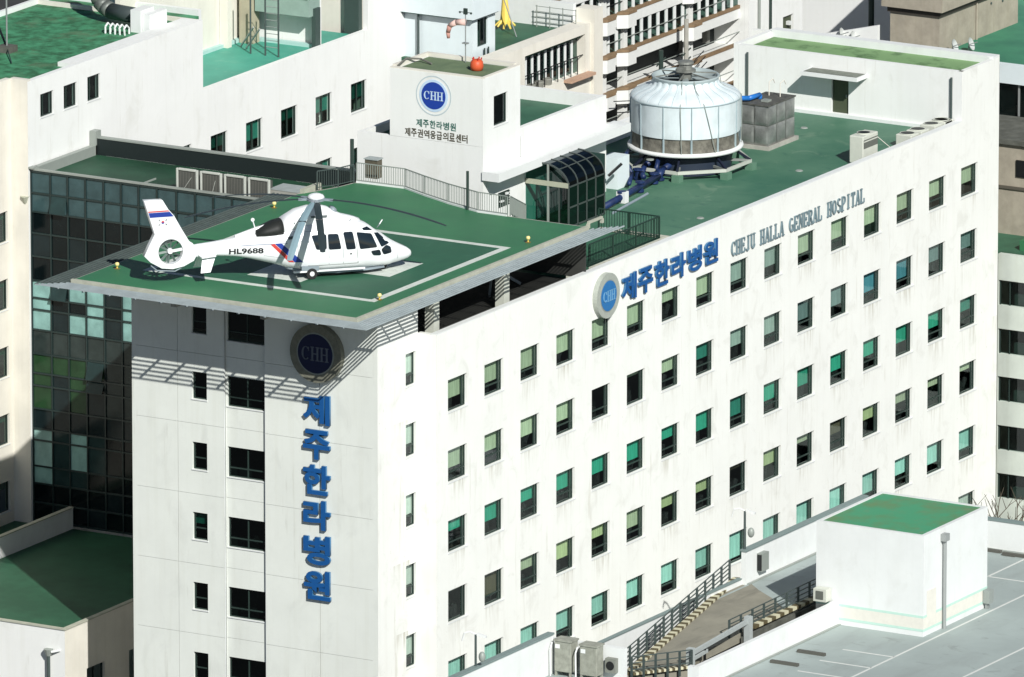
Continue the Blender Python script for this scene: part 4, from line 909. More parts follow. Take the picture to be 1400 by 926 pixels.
to = bpy.data.objects.new('tmp', cu); COL.objects.link(to); bpy.context.view_layer.update()
me = bpy.data.meshes.new_from_object(to.evaluated_get(bpy.context.evaluated_depsgraph_get())); bpy.data.objects.remove(to)
for v in me.vertices: v.co = Vector(HP(v.co.x, v.co.z, v.co.y)) - HE.location
me.materials.clear(); me.materials.append(HELW); fo = bpy.data.objects.new('tail_fin', me); COL.objects.link(fo); fo.parent = HE
def ringH(m, r, l0, l1, n=32):
    k = len(m.v)
    for l in (l0, l1):
        for i in range(n): t = 2*math.pi*i/n; m.v.append(HP(FC[0]+r*math.cos(t), l, FC[1]+r*math.sin(t)))
    for i in range(n): j = (i+1) % n; m.f.append((k+i, k+j, k+n+j, k+n+i)); m.m.append(0)
    return m
ringH(MB(), FR+.005, -.2, .2).build('duct_ring', flat('duct_grey', (.05,.075,.07), .4), fo, smooth=True)
tr = MB().tube(HP(*[FC[0], -.12, FC[1]]), HP(FC[0], .12, FC[1]), .17, 18, .13).build('rotor_hub', HELW, fo)
mb = MB()
for i in range(10):
    t = 2*math.pi*i/10+.15; c, s_ = math.cos(t), math.sin(t)
    p, q = Vector(HP(FC[0]+.15*c, .0, FC[1]+.15*s_)), Vector(HP(FC[0]+.58*c, .0, FC[1]+.58*s_)); sdv = (a_*(-s_)+Vector((0,0,c)))*.05
    MB().extr([p-sdv-l_*.03, q-sdv-l_*.03, q+sdv+l_*.03, p+sdv+l_*.03], l_*.015).build('rotor_blade', flat('duct_blade', (.10,.14,.125), .4), tr)
MB().bar(HP(FC[0], .10, FC[1]), HP(FC[0]+.6, .10, FC[1]+.08), .07, .13).build('stator_arm', HELW, fo)
for i in (2.3, 4.4): MB().bar(HP(FC[0], -.1, FC[1]), HP(FC[0]+.6*math.cos(i), -.1, FC[1]+.6*math.sin(i)), .05, .05).build('stator_arm', flat('duct_blade', (.20,.25,.23), .4), fo)
for l, o in ((1, .182), (-1, -.182)):
    for nm, mat, z0, z1 in (('fin_red_band', 'heli_red', 3.62, 3.68), ('fin_blue_band', 'heli_blue', 3.36, 3.60)):
        def fx(z, left):
            pts = [(-11.9,4.19),(-11.68,3.42),(-11.4,2.53)] if left else [(-11.04,4.16),(-10.77,3.71),(-10.48,3.37),(-10.1,2.68)]
            for p, q in zip(pts, pts[1:]):
                if q[1] <= z <= p[1]: t = (p[1]-z)/(p[1]-q[1]); return p[0]+(q[0]-p[0])*t
            return pts[-1][0]
        MB().extr([HP(fx(z0,1)+.0,o,z0), HP(fx(z0,0)-.0,o,z0), HP(fx(z1,0)-.0,o,z1), HP(fx(z1,1)+.0,o,z1)], l_*(.004*l)).build(nm, MATS[mat], fo)
    fx_, fz_ = -11.02, 3.10   # small round flag with corner bars
    m = MB(); n = 16
    flg = []
    for half, mat in ((0, 'heli_red'), (1, 'heli_blue')):
        pts = [HP(fx_+.075*math.cos(math.pi*(i/10+half)), o, fz_+.075*math.sin(math.pi*(i/10+half))) for i in range(11)]
        MB().extr(pts, l_*(.005*l)).build('flag_roundel', MATS[mat], fo)
    for dx, dz in ((-.17,.11),(.17,.11),(-.17,-.11),(.17,-.11)):
        for k in (-1, 0, 1):
            c = Vector(HP(fx_+dx+k*.022*(1 if dx > 0 else 1), o, fz_+dz)); u = (a_*(.03 if dx*dz > 0 else -.03)+Vector((0,0,.045)))
            MB().extr([c-u-a_*.007, c-u+a_*.007, c+u+a_*.007, c+u-a_*.007], l_*(.005*l)).build('flag_bar', BLK, fo)
for sd_ in (1, -1):
    MB().extr([HP(-9.1,.30*sd_,1.32), HP(-8.42,.30*sd_,1.40), HP(-8.80,.62*sd_,.60), HP(-9.28,.62*sd_,.58)], l_*(.05*sd_)).build('lower_fin', HELW, HE)
    MB().extr([HP(-9.3,.1*sd_,1.42), HP(-8.4,.1*sd_,1.5), HP(-8.5,.62*sd_,1.40), HP(-9.2,.62*sd_,1.34)], (0,0,-.06)).build('stabiliser', HELW, HE)
MB().path([HP(-11.6,.05,.98), HP(-11.3,.05,.72), HP(-10.4,.05,.62), HP(-9.9,.05,.86)], .03, 8).build('tail_skid', HELG, fo)
# registration on the tail boom
rg = text_mesh('HL9688', 'registration', BLK, None, 'Y', 0, 0, 1, 0, 1, .01, .03)
me = rg.data
for v in me.vertices:
    s_ = -7.78+1.66*v.co.x; h = 1.34+.27*v.co.z - .02*v.co.x
    v.co = Vector(HP(s_, surf(s_, 1.45)+.006-v.co.y, h)) - HE.location
rg.parent = HE
# rotor head and five drooping blades
HB = (-3.33, 0, 3.70)
MB().lathe(*HP(-3.33,0,0)[:2], [(.22,PZ+3.3),(.2,PZ+3.58),(.34,PZ+3.60),(.36,PZ+3.68)], 20).build('mast', STEEL, HE)
MB().lathe(*HP(-3.33,0,0)[:2], [(.38,PZ+3.74),(.42,PZ+3.80),(.35,PZ+3.90),(.18,PZ+3.97),(.001,PZ+3.98)], 24).build('hub_cap', HELW, HE, smooth=True)
MB().lathe(*HP(-3.33,0,0)[:2], [(.001,PZ+3.62),(.44,PZ+3.63),(.46,PZ+3.72),(.001,PZ+3.74)], 24).build('hub_plate', HELG, HE)
hubw = Vector(HP(-3.33, 0, 3.68))
vr = Vector((math.sin(az), -math.cos(az), 0)); vd = Vector((math.cos(az), math.sin(az), 0))
for k, (rc, dc, L, droop, mt) in enumerate([(-1.15,-6.1,6.3,1.55,BLADE_SKY),(.42,-6.4,6.4,1.1,BLADE),(-6.3,-.3,6.35,.85,BLADE),(6.2,-1.3,6.4,1.0,BLADE),(-5.2,3.7,6.4,.8,BLADE)]):
    dr = (vr*rc+vd*dc).normalized(); sdv = Vector((-dr.y, dr.x, 0)); m = MB(); N_ = 18; pv = []
    for i in range(N_+1):
        t = i/N_; r = .45+(L-.45)*t; c = .055 if r < .75 else (.17 if r < 5.9 else .17-.05*(r-5.9)/.5); z = -droop*(t**1.9)
        if .75 <= r < 1.3: c = .10+.07*(r-.75)/.55
        ctr = hubw+dr*r+Vector((0,0,z)); th = .045 if r < .9 else .022
        pv.append([ctr-sdv*c, ctr+Vector((0,0,th)), ctr+sdv*c, ctr-Vector((0,0,th))])
    for i, p in enumerate(pv):
        m.v += [tuple(x) for x in p]
        if i:
            b0, b1 = (i-1)*4, i*4
            for j in range(4): j2 = (j+1) % 4; m.f.append((b0+j, b0+j2, b1+j2, b1+j)); m.m.append(0)
    m.f.append((0,1,2,3)); m.m.append(0); e0 = len(m.v)-4; m.f.append((e0+3,e0+2,e0+1,e0)); m.m.append(0)
    bl = m.build('main_blade', mt, HE)
    MB().bar(hubw+dr*.2, hubw+dr*.85+Vector((0,0,-.01)), .16, .10).build('blade_grip', HELG, bl)
    if k < 2: MB().tube(hubw+dr*3.2+Vector((0,0,-droop*.25))-sdv*.18, hubw+dr*3.2+Vector((0,0,-droop*.25))+sdv*.18, .05, 8).build('tie_down', BLK, bl)

# ================================================================ GLASS WING
GW = thing('glass_wing', (24, 24, 15), 'dark glass curtain-walled wing with green roof between the tower and the left white building', 'glass building')
xg, gy0, gy1, gz0, gz1 = 16.5, 13.0, 33.36, 15.2, 33.5
ys = [33.36, 32.20, 31.18, 30.13, 29.05, 28.02, 26.98, 25.90, 24.76, 23.66, 22.6, 21.5, 20.4, 19.3, 18.2, 17.1, 16.0, 14.9, 13.8, 13.0]
zs_ = [33.38, 32.28, 31.30, 30.2, 29.0, 27.75, 26.85, 26.25, 25.2, 23.95, 22.95, 22.3, 21.1, 20.05, 19.45, 18.1, 17.2, 16.2, 15.25]
PM = {k: paint('pane_'+k, c, .10 if k not in 'curtain mint' else .5, .16, .9, spec=.22) for k, c in dict(
  top=(.050,.095,.100), dark=(.004,.008,.009), darkb=(.012,.022,.024), curtain=(.27,.48,.44), mint=(.34,.55,.50), green=(.022,.062,.026), grey=(.034,.048,.045), dusk=(.02,.045,.045)).items()}
rg_ = random.Random(5)
rowk = ['top','top','dark','dark','dark','curtain','mix','curtain','grey','green','greenmix','greenmix','darkb','mint2','mint2','mint3','dark','dark']
pane_cache = {}
for j in range(len(zs_)-1):
    for i in range(len(ys)-1):
        if i > 9 and j > 5: continue   # hidden behind the tower
        a, b, zt, zb = ys[i]-.035, ys[i+1]+.035, zs_[j]-.04, zs_[j+1]+.04
        k = rowk[j]; q = rg_.random()
        if k == 'curtain': k = 'curtain' if (i in (0,2,3,5) or i == 1 and q < .6) else 'darkb'
        elif k == 'mix': k = 'curtain' if i in (0, 3, 5) else 'dark'
        elif k == 'green': k = 'green' if i < 4 else 'grey'
        elif k == 'greenmix': k = 'green' if (i in (0, 2) and q < .8) else ('darkb' if i in (1, 3) else 'grey')
        elif k == 'mint2': k = 'mint' if i == 0 else ('curtain' if i == 2 else ('dusk' if i < 4 else 'dark'))
        elif k == 'mint3': k = 'curtain' if i == 0 else ('dusk' if i in (1, 2) else 'dark')
        elif k == 'dark' and q < .12: k = 'darkb'
        key = (round(a-b, 2), round(zt-zb, 2), k)
        if key not in pane_cache:
            m = MB().box(0, .03, -(a-b), 0, 0, zt-zb); o = m.build('pane', PM[k]); pane_cache[key] = o.data; bpy.data.objects.remove(o)
        o = bpy.data.objects.new('pane', pane_cache[key]); COL.objects.link(o); o.parent = GW
        tl = (q-.5)*.006; o.location = Vector((xg+.03+tl, a, zb)) - GW.location; o.rotation_euler = (0, tl*.8, tl*1.2)
# ajar panes, curtains in view
for (i, j) in ((3, 10), (3, 9), (1, 5), (6, 3), (1, 1)):
    MB().extr([(xg-.02, ys[i]-.06, zs_[j]-.06), (xg-.02, ys[i+1]+.06, zs_[j]-.06), (xg-.28, ys[i+1]+.06, zs_[j+1]+.06), (xg-.28, ys[i]-.06, zs_[j+1]+.06)], (.03,0,0)).build('ajar_pane', PM['dusk'], GW)
for y in ys: MB().box(xg-.04, xg+.08, y-.036, y+.036, gz0, gz1-.06).build('mullion', MUL, GW)
for z in zs_: MB().box(xg-.034, xg+.076, gy0, gy1-.04, z-.042, z+.042).build('transom', MUL, GW)
Bx('wall_core', DARK, GW, xg+.12, 22.3, 13.1, 33.30, gz0, 33.0)
Bx('roof', paint('wing_roof_green', (.020,.080,.042), .6, .2, .3), GW, xg+.1, 22.2, 13.1, 33.2, 33.001, 33.12)
Bx('front_coping', RAILG, GW, xg-.06, xg+.14, gy0, gy1, gz1-.055, gz1+.03)
Bx('side_coping', RAILG, GW, xg+.15, 22.3, 33.0, 33.30, 33.12, 33.62); Bx('rear_parapet', flat('parapet_dark', (.008,.015,.015), .7), GW, 22.21, 22.5, 13.1, 33.3, 33.12, 33.98)
Bx('rear_coping', RAILG, GW, 22.18, 22.54, 13.1, 33.32, 33.982, 34.05); Bx('corner_post', RAILG, GW, 22.1, 22.6, 33.0, 33.36, 33.1, 34.35); Bx('corner_cap', RAILG, GW, xg-.2, xg+.2, 33.1, 33.39, gz1+.032, gz1+.12)
Bx('drain_curb', RAILG, GW, xg+.15, 19.0, 27.5, 27.56, 33.12, 33.2)
for i in range(4):
    y = 25.10-1.40*i; nm = ['leftmost', 'second from left', 'third from left', 'rightmost'][i]
    t = thing('air_conditioner', (17.2, y-.65, 33.12), 'pale framed outdoor air conditioner on the glass wing roof, %s of four' % nm, 'air conditioner', 'four outdoor units on the glass wing roof')
    fr = flat('unit_frame', (.50,.52,.47), .5)
    mb = MB(); mb.box(16.98,17.12,y-.12,y,33.14,34.40); mb.box(16.98,17.12,y-1.26,y-1.14,33.14,34.40); mb.box(16.98,17.12,y-1.14,y-.12,34.30,34.42); mb.build('casing', fr, t, bevel=.03)
    Bx('coil_grille', flat('coil_grey', (.085,.09,.08), .7), t, 17.04, 17.5, y-1.14, y-.12, 33.2, 34.29)
    mb = MB(); [mb.box(17.01,17.035,y-.16-.09*k,y-.145-.09*k,33.2,34.26) for k in range(11)]; tag(mb.build('grille_wires', flat('coil_wire', (.16,.16,.14), .6), t), kind='stuff')
    Bx('base', BLK, t, 17.0, 17.5, y-1.2, y-.05, 33.12, 33.2)
    if i in (0, 1): MB().bar((17.0, y-.4-.3*i, 33.3), (17.0, y-.9, 34.0), .02, .02).build('pipe', fr, t)
un = thing('flat_unit', (17.6, 19.2, 33.12), 'low grey metal housing right of the four outdoor units', 'unit'); Bx('body', flat('housing_grey', (.36,.36,.32), .6), un, 17.3, 18.6, 18.2, 19.8, 33.12, 33.85); Bx('lid', GREY_P, un, 17.28, 18.62, 18.18, 19.82, 33.852, 33.9)

# ================================================================ LOW WING, BOTTOM LEFT
LW = thing('low_wing', (6, 26, 0), 'low white wing with dark green roof in the tower shadow, bottom left', 'building')
LR = 15.1
Bx('roof', paint('low_wing_green', (.028,.115,.062), .6, .15, .5), LW, -.9, 16.4, 20.75, 44, LR-.3, LR)
wall_mesh('X', -1.05, 20.55, 44, 0, LR+.17, [], .2).build('front_wall', W_PL, LW)
wall_mesh('Y', 20.55, -1.048, 16.4, 0, LR+.17, [(.95, 2.6, 10.9, 12.85), (4.9, 6.6, 10.9, 12.85)], .25).build('side_wall', W_CREAM, LW)
for a, b in ((.95, 2.6), (4.9, 6.6)): window(LW, 'Y', 20.55, a, b, 10.9, 12.85, 'dteal', 0, rec=.12, mull=(.5,), glassm=GLD)
mb = MB(); mb.box(-1.10, -.86, 20.5, 44, LR+.17, LR+.24); mb.box(-.855, 16.4, 20.5, 20.76, LR+.17, LR+.235); mb.build('coping', COPE, LW)
Bx('rear_kerb_wall', W_PL, LW, -6, 16.45, 31.0, 31.2, LR, LR+1.08)
Bx('rear_kerb_coping', COPE, LW, -6, 16.46, 30.97, 31.23, LR+1.082, LR+1.14)
dp = thing('drain_pipe', (-1.2, 21.5, 8), 'green drain pipe with hopper head on the low wing front', 'pipe')
MB().tube((-1.22, 21.4, 4), (-1.22, 21.4, 13.9), .09, 10).build('pipe', RAILM, dp); MB().tube((-1.22, 21.4, 13.9), (-1.22, 21.4, 14.25), .12, 10, .24).build('hopper', RAILG, dp); MB().bar((-1.3,21.2,14.15),(-1.1,20.8,14.25),.1,.1).build('spout', W_CLEAN, dp)

# ================================================================ LEFT WHITE BUILDING
LB = thing('left_white_building', (33, 39, 0), 'big plain white building with worn green roof at the upper left', 'building')
ZL = 38.0
hl = [(15.0-.2, 15.9, 29.75-3.5*i, 31.32-3.5*i) for i in range(5)]
hl = [(13.6, 15.9, a, b) for _, _, a, b in hl]
wall_mesh('Y', 34.4, -8, 16.3, 0, ZL+.08, hl, .3).build('left_wall', W_CREAM, LB)
for h in hl: window(LB, 'Y', 34.4, *h, 'dteal', .3, rec=.12, mull=(.45,), glassm=GLD, thing_in=3)
Bx('step_wall', W_CREAM, LB, 16.3, 16.6, 33.402, 34.4, 0, ZL+.10)
hs = [(17.5, 18.75, 35.92, 37.12), (19.72, 20.98, 35.9, 37.12), (21.98, 23.2, 35.86, 37.14)]
hr = [(33.9, 35.55, 30.15, 31.72), (37.4, 39.05, 30.15, 31.72), (40.9, 42.55, 30.15, 31.72), (44.4, 46.05, 30.15, 31.72), (48.0, 49.6, 30.15, 31.72)] + [(30.4, 32.0, 26.6, 28.2), (33.9, 35.55, 26.65, 28.22), (37.4, 39.05, 26.65, 28.22), (40.9, 42.55, 26.65, 28.22), (44.4, 46.05, 26.65, 28.22), (48.0, 49.6, 26.65, 28.22)] + [(30.4, 32.0, 30.15, 31.72)]
wall_mesh('Y', 33.4, 16.302, 33.18, 0, ZL, hs+[h for h in hr if h[1] < 33], .3).build('front_wall', W_PL, LB)
wall_mesh('Y', 33.4, 33.18, 49.75, 0, 34.32, [h for h in hr if 33.2 < h[0] < 49], .3).build('front_wall', W_PL, LB)
wall_mesh('Y', 33.399, 49.75, 53.74, 0, 46, [], .3).build('end_tower_wall', W_PL, LB)
for h in hs: window(LB, 'Y', 33.4, *h, 'dteal', .0, rec=.1, mull=(.3,), glassm=GLD)
for i, h in enumerate(hr):
    window(LB, 'Y', 33.4, *h, 'dteal', [.5,.7,.45,.62,.6,.5][i % 6], rec=.12, mull=(.5,), glassm=GLS if i % 2 else GLD, thing_in=1+i % 4)
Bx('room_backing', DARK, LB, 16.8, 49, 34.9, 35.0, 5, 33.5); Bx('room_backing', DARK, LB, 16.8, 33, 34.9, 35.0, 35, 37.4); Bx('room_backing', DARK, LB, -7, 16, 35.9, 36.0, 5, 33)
Bx('step_return', W_CREAM, LB, 16.61, 16.8, 33.75, 34.3, 0, ZL-.1)
MB().prism([(21.0, 33.75), (33.1, 33.75), (33.1, 34.55), (21.0, 34.55)], ZL-.4, ZL).build('wide_coping', W_PL, LB)
MB().prism([(-8, 34.7), (16.7, 34.7), (16.7, 33.75), (20.98, 33.75), (20.98, 34.57), (34.7, 34.57), (34.7, 43.3), (-8, 43.3)], ZL-.5, ZL-.22).build('roof', G_OLD, LB)
Bx('rear_coping', W_CLEAN, LB, -8, 35, 43.3, 43.5, ZL-.5, ZL+.05); Bx('far_coping', W_CLEAN, LB, 34.7, 35.0, 34.6, 43.28, ZL-.5, ZL+.08)
Bx('side_wall_over_terrace', W_CREAM, LB, 33.0, 33.2, 33.7, 43.3, 30, ZL-.01)
Bx('terrace_roof', G_TURQ, LB, 33.2, 49.2, 33.74, 38.4, 33.9, 34.12)
Bx('terrace_kerb', flat('pale_kerb', (.42,.62,.58), .7), LB, 33.2, 45.6, 38.15, 38.4, 34.12, 34.3); Bx('terrace_kerb', MATS['pale_kerb'], LB, 45.3, 45.6, 33.8, 38.14, 34.12, 34.3)
Bx('rear_wall', W_CREAM, LB, 33.2, 46.0, 38.4, 38.7, 30, 44)
Bx('cross_wall', W_PL, LB, 45.7, 46.0, 34.0, 38.39, 30, 44)
Bx('upper_slab', paint('green_grey_shade', (.30,.42,.36), .7, .08, 1), LB, 44.6, 45.69, 33.9, 37.2, 35.9, 37.0); Bx('upper_slab_top', W_CLEAN, LB, 44.4, 45.68, 33.8, 37.3, 37.01, 37.5)  # the green-grey colour carries the shade below the slab top
Bx('beige_column', paint('column_beige', (.46,.42,.30), .8, .08, 1), LB, 44.5, 45.2, 37.3, 38.1, 34.12, 44)
Bx('left_pier', W_CREAM, LB, 43.0, 43.4, 37.9, 38.38, 34.12, 44)
Bx('dark_post', flat('post_green', (.05,.08,.07), .6), LB, 45.0, 45.5, 33.75, 33.98, 34.1, 36.3); Bx('side_shade_strip', flat('post_green', (.05,.08,.07), .6), LB, 49.35, 49.7, 33.72, 34.6, 33.0, 46)  # tall dark strip is painted as the end tower's shadow side
Bx('end_tower_side', W_CREAM, LB, 49.751, 49.99, 33.71, 38, 0, 46); Bx('end_tower_far_side', W_PL, LB, 53.4, 53.73, 33.71, 38, 0, 46)
mb = thing('roof_ladder', (42.3, 34.6, 34.1), 'thin green ladder and guide posts on the turquoise terrace', 'ladder')
for y in (36.2, 35.3, 34.5): MB().tube((42.5, y, 34.12), (42.5, y, 37.9), .05, 6).build('post', RAILM, mb)
for k in range(9): MB().tube((42.5, 34.55, 34.6+.36*k), (42.5, 35.25, 34.6+.36*k), .022, 5).build('rung', STEEL, mb)
MB().bar((43.5, 37.4, 34.2), (42.3, 35.9, 35.6), .06, .08).build('sloping_rail', STEEL, mb); MB().bar((43.2, 36.9, 34.2), (42.1, 35.4, 35.6), .06, .08).build('sloping_rail', STEEL, mb)
# roof furniture on the left building
du = thing('ventilation_duct', (30.5, 37, 37.8), 'thick dark silver ventilation duct with an upright elbow', 'duct')
dm = paint('duct_metal', (.20,.22,.20), .5, .2, 3, metal=.3)
MB().path([(31.2, 38.5, 41), (31.2, 38.5, 39.1), (31.15, 38.35, 38.8), (31.1, 38.0, 38.55), (31.0, 37.6, 38.45)], .42, 18).build('elbow', dm, du, smooth=True)
for z in (39.3, 39.8, 40.3): MB().tube((31.2, 38.5, z), (31.2, 38.5, z+.06), .46, 18).build('joint_band', GREY_P, du)
MB().tube((31.0, 37.6, 38.42), (30.6, 35.6, 38.42), .42, 18).build('pipe', flat('duct_dark', (.05,.065,.065), .5), du, smooth=True)
fb = thing('fan_housing', (30.2, 35.0, 37.8), 'white sheet-metal fan housing at the end of the dark duct', 'fan housing')
Bx('body', W_CLEAN, fb, 29.7, 31.0, 35.0, 35.6, 37.78, 38.95); Bx('outlet', W_CLEAN, fb, 29.9, 31.6, 34.58, 34.98, 37.78, 38.75)
co = thing('duct_coil', (28.6, 35.6, 37.8), 'row of small white pipe hoops by the roof edge', 'pipes')
for k in range(5): MB().path([(28.7+.02*k, 36.5-.28*k, 37.8), (28.7, 36.5-.28*k, 38.15), (28.95, 36.5-.28*k, 38.3), (29.2, 36.5-.28*k, 38.1), (29.2, 36.5-.28*k, 37.8)], .05, 6).build('hoop', W_CLEAN, co)
an = thing('antenna_mast', (23.3, 38.1, 37.8), 'thin rusty antenna mast with a square base and guy wire', 'mast')
MB().tube((22.6, 38.6, 37.8), (22.6, 38.6, 42.0), .045, 6).build('mast', STEEL, an); Bx('base', DKCONC, an, 22.2, 23.0, 38.2, 39.0, 37.78, 38.1)
MB().tube((22.6, 38.6, 38.0), (24.4, 40.4, 38.9), .06, 6).build('strut', BLK, an); MB().tube((22.6, 38.6, 38.0), (20.2, 36.8, 37.85), .03, 6).build('strut', DFR, an)
hp = thing('wall_downpipe', (17, 33.2, 16), 'grey downpipe with hopper head at the corner beside the glass wing', 'pipe')
MB().tube((16.45, 33.62, 15.4), (16.45, 33.62, 31.6), .09, 10).build('pipe', flat('pipe_olive', (.26,.28,.20), .6), hp); MB().tube((16.45, 33.62, 31.6), (16.35, 33.62, 32.1), .12, 10, .24).build('hopper', flat('pipe_pale', (.42,.43,.34), .6), hp)

# ================================================================ CREAM BUILDING BEHIND (windows, green terrace)
Q = thing('cream_building', (56, 31, 0), 'cream building behind the stair house with tall balcony windows and a dark green terrace', 'building')
wall_mesh('Y', 28.0, 53.0, 63.9, 0, 32.62, [(56.9, 63.3, 30.0, 32.12)], .9).build('front_wall', W_CREAM, Q)
Bx('corner_pillar', W_CREAM, Q, 63.9, 64.85, 27.8, 28.9, 0, 33.35)
Bx('room_backing', DARK, Q, 56.5, 63.6, 29.2, 29.3, 28, 32.1)
for i in range(9):
    x = 57.0+.70*i; MB().box(x, x+.16, 28.45, 28.55, 30.0, 32.1).build('mullion', W_CLEAN, Q)
    MB().quad((x+.17, 28.5, 30.02), (x+.69, 28.5, 30.02), (x+.69, 28.5, 32.1), (x+.17, 28.5, 32.1)).build('pane', GLD, Q)
    MB().box(x+.1, x+.14, 28.12, 28.16, 30.0, 30.95).build('rail_post', BLK, Q)
MB().box(56.95, 63.28, 28.12, 28.16, 30.95, 31.0).build('balcony_rail', BLK, Q)
for i in range(3): MB().lathe(58.0+.9*i, 28.3, [(.001,30.0),(.22,30.0),(.28,30.3),(.26,30.36),(.001,30.36)], 14).build('flower_pot', flat('pot_grey', (.22,.22,.19), .8), Q)
Bx('awning', TERL, Q, 61.0, 63.6, 27.5, 27.99, 29.9, 30.05)
Bx('roof', G_DARK, Q, 53.2, 63.6, 28.31, 45, 31.9, 32.2); Bx('far_parapet', W_CLEAN, Q, 63.6, 63.88, 28.92, 45, 31, 33.6)
Bx('rear_wall', W_CLEAN, Q, 56, 63.6, 36.5, 36.8, 32, 34.6)
for k in range(4): MB().bar((63.2, 28.5+.5*k*0, 32.5+.28*k), (63.2, 31.0, 32.5+.28*k), .03, .03).build('corner_rail', RAILG, Q)
for k in range(4): MB().box(63.18, 63.22, 28.5+.8*k, 28.54+.8*k, 32.2, 33.4).build('corner_rail', RAILG, Q)
for x in (55.6, 58.6): MB().box(x, x+.1, 28.6, 28.7, 32.2, 32.6).build('roof_outlet', W_CLEAN, Q)
RB = thing('pale_penthouse', (54.7, 31, 32.2), 'pale blue-white penthouse with overhanging top and a dark window behind the windsock', 'penthouse')
wall_mesh('X', 53.5, 29.25, 34.2, 32.2, 34.68, [], .2).build('front_wall', W_COOL, RB)
wall_mesh('Y', 29.25, 53.502, 55.9, 32.2, 34.68, [(54.05, 55.15, 33.0, 34.5)], .2).build('side_wall', W_COOL, RB)
window(RB, 'Y', 29.25, 54.05, 55.15, 33.0, 34.5, 'slate', 0, rec=.1, mull=(.4,), glassm=GLD, sill=False)
Bx('overhang', W_COOL, RB, 53.1, 56.0, 28.95, 34.2, 34.681, 38.2); Bx('overhang_shade_band', flat('overhang_shade_green', (.06,.15,.12), .7), RB, 53.25, 55.95, 29.08, 34.2, 34.6, 34.68)  # dark green band painted as the shade cast by the overhang
Bx('far_wall', W_COOL, RB, 55.7, 55.9, 29.46, 34.2, 32.2, 34.6)
MB().tube((53.35, 32.45, 32.3), (53.35, 32.45, 34.6), .07, 8).build('downpipe', RAILM, RB)
MB().path([(54.55,29.1,32.9),(54.55,29.1,32.45),(54.75,29.1,32.3),(54.95,29.1,32.45),(54.95,29.1,32.9)], .045, 6).build('pipe_bend', DFR, RB)
yb_ = thing('yellow_bundle', (61.9, 32, 32.3), 'bright yellow crumpled bundle on the dark green terrace edge', 'bundle')
mb = MB(); r_ = random.Random(3)
mb.tube((61.9,32.1,32.5), (62.0,32.2,34.2), .30, 9, .10)
mb.build('wrap', YEL, yb_)
for k in range(9):
    a = k*.7; MB().tube((61.9,32.1,32.9), (61.9+.55*math.cos(a), 32.1+.55*math.sin(a), 32.3+.15*r_.random()), .10, 5, .05).build('fold', YEL, yb_)
single(MB().tube((60.5, 30.6, 32.2), (62.4, 33.6, 36.5), .03).build('stay_wire', STEEL), 'thin steel stay wire rising over the dark green terrace', 'wire')

# ================================================================ APARTMENT BLOCK WITH TAN TRIM
AP = thing('apartment_block', (85, 36, 0), 'white apartment block with tan trim, balconies and dark open storeys behind the cooling tower', 'apartment block')
AX0, AX1, AY = 64.9, 96.0, 34.0
trims = [34.15, 32.05, 29.95, 27.85, 25.75, 23.65, 21.55]
Bx('room_backing', DARK, AP, AX0, AX1, AY+1.6, AY+1.7, 12, 36)
bal_w = flat('balcony_white', (.74,.75,.72), .7)
for k, z in enumerate(trims):
    MB().box(AX0, AX1, AY, AY+1.5, z-.78, z-.201).build('balcony_band', bal_w, AP)
    MB().box(AX0, AX1, AY-.04, AY+.12, z-.2, z-.02).build('tan_trim', TERR, AP)
    MB().box(AX0, AX1, AY-.02, AY+.02, z+.55, z+.59).build('balcony_rail', BLK if z > 29 else RAILG, AP)
bays = [75.0, 77.3, 84.6, 91.4]
for bx_ in bays:   # bulging white piers between the balconies
    for k, z in enumerate(trims):
        MB().prism([(bx_-.1, AY-.02), (bx_+.35, AY-.5), (bx_+1.25, AY-.5), (bx_+1.6, AY-.02)], z-.86, z-.10).build('bay_front', bal_w, AP)
        MB().prism([(bx_-.12, AY-.03), (bx_+.34, AY-.53), (bx_+1.26, AY-.53), (bx_+1.62, AY-.03)], z-.098, z+.06).build('bay_trim', TERR, AP)
    MB().box(bx_+.55, bx_+.95, AY-.1, AY+.3, 12, 36).build('pier', bal_w, AP)
for k, z in enumerate(trims[:-2]):
    if k > 3: continue
    yo = .05
    x = AX0+.4
    while x < AX1-.8:
        MB().box(x, x+.22, AY+yo, AY+yo+.1, z-.02, z+1.3).build('mullion', W_CLEAN, AP)
        MB().quad((x+.22, AY+yo+.06, z-.02), (x+.9, AY+yo+.06, z-.02), (x+.9, AY+yo+.06, z+1.3), (x+.22, AY+yo+.06, z+1.3)).build('pane', GLD, AP); x += .92
for z in (25.75, 27.85-2.1*0):
    for x in (86.8, 87.6, 80.2, 89.5): MB().box(x, x+.3, AY+1.2, AY+1.5, z+.05-2.1, z-.55).build('inner_post', flat('post_grey', (.20,.20,.18), .8), AP)
Bx('side_pier', flat('side_olive', (.28,.26,.18), .8), AP, 93.0, 93.6, AY-.1, AY+1.5, 25.2, 27.4)
for x, z0 in ((80.4, 22), (83.2, 22)):
    p = thing('power_pole', (x, 33.0, 0), ['dark', 'pale'][x > 82]+' slender pole with brackets in front of the apartment block', 'pole')
    MB().tube((x, 33.0, 0), (x, 33.0, 27.4+1.2*(x > 82)), .13, 8).build('shaft', DFR if x < 82 else CONC, p)
    for dz in (0, .5, 1.2): MB().bar((x-.5, 33, 26.6-dz), (x+.5, 33, 26.9-dz), .06, .06).build('bracket', DFR, p)
cbt = thing('overhead_cables', (78, 32, 24), 'thin dark overhead cables sagging between the poles', 'cables')
for k in range(3):
    pts = [(75+2.0*i, 32.9-.1*k, 25.6-.3*k-.9*math.sin(math.pi*i/5)+.18*i) for i in range(6)]; MB().path(pts, .03, 5).build('cable', BLK, cbt)
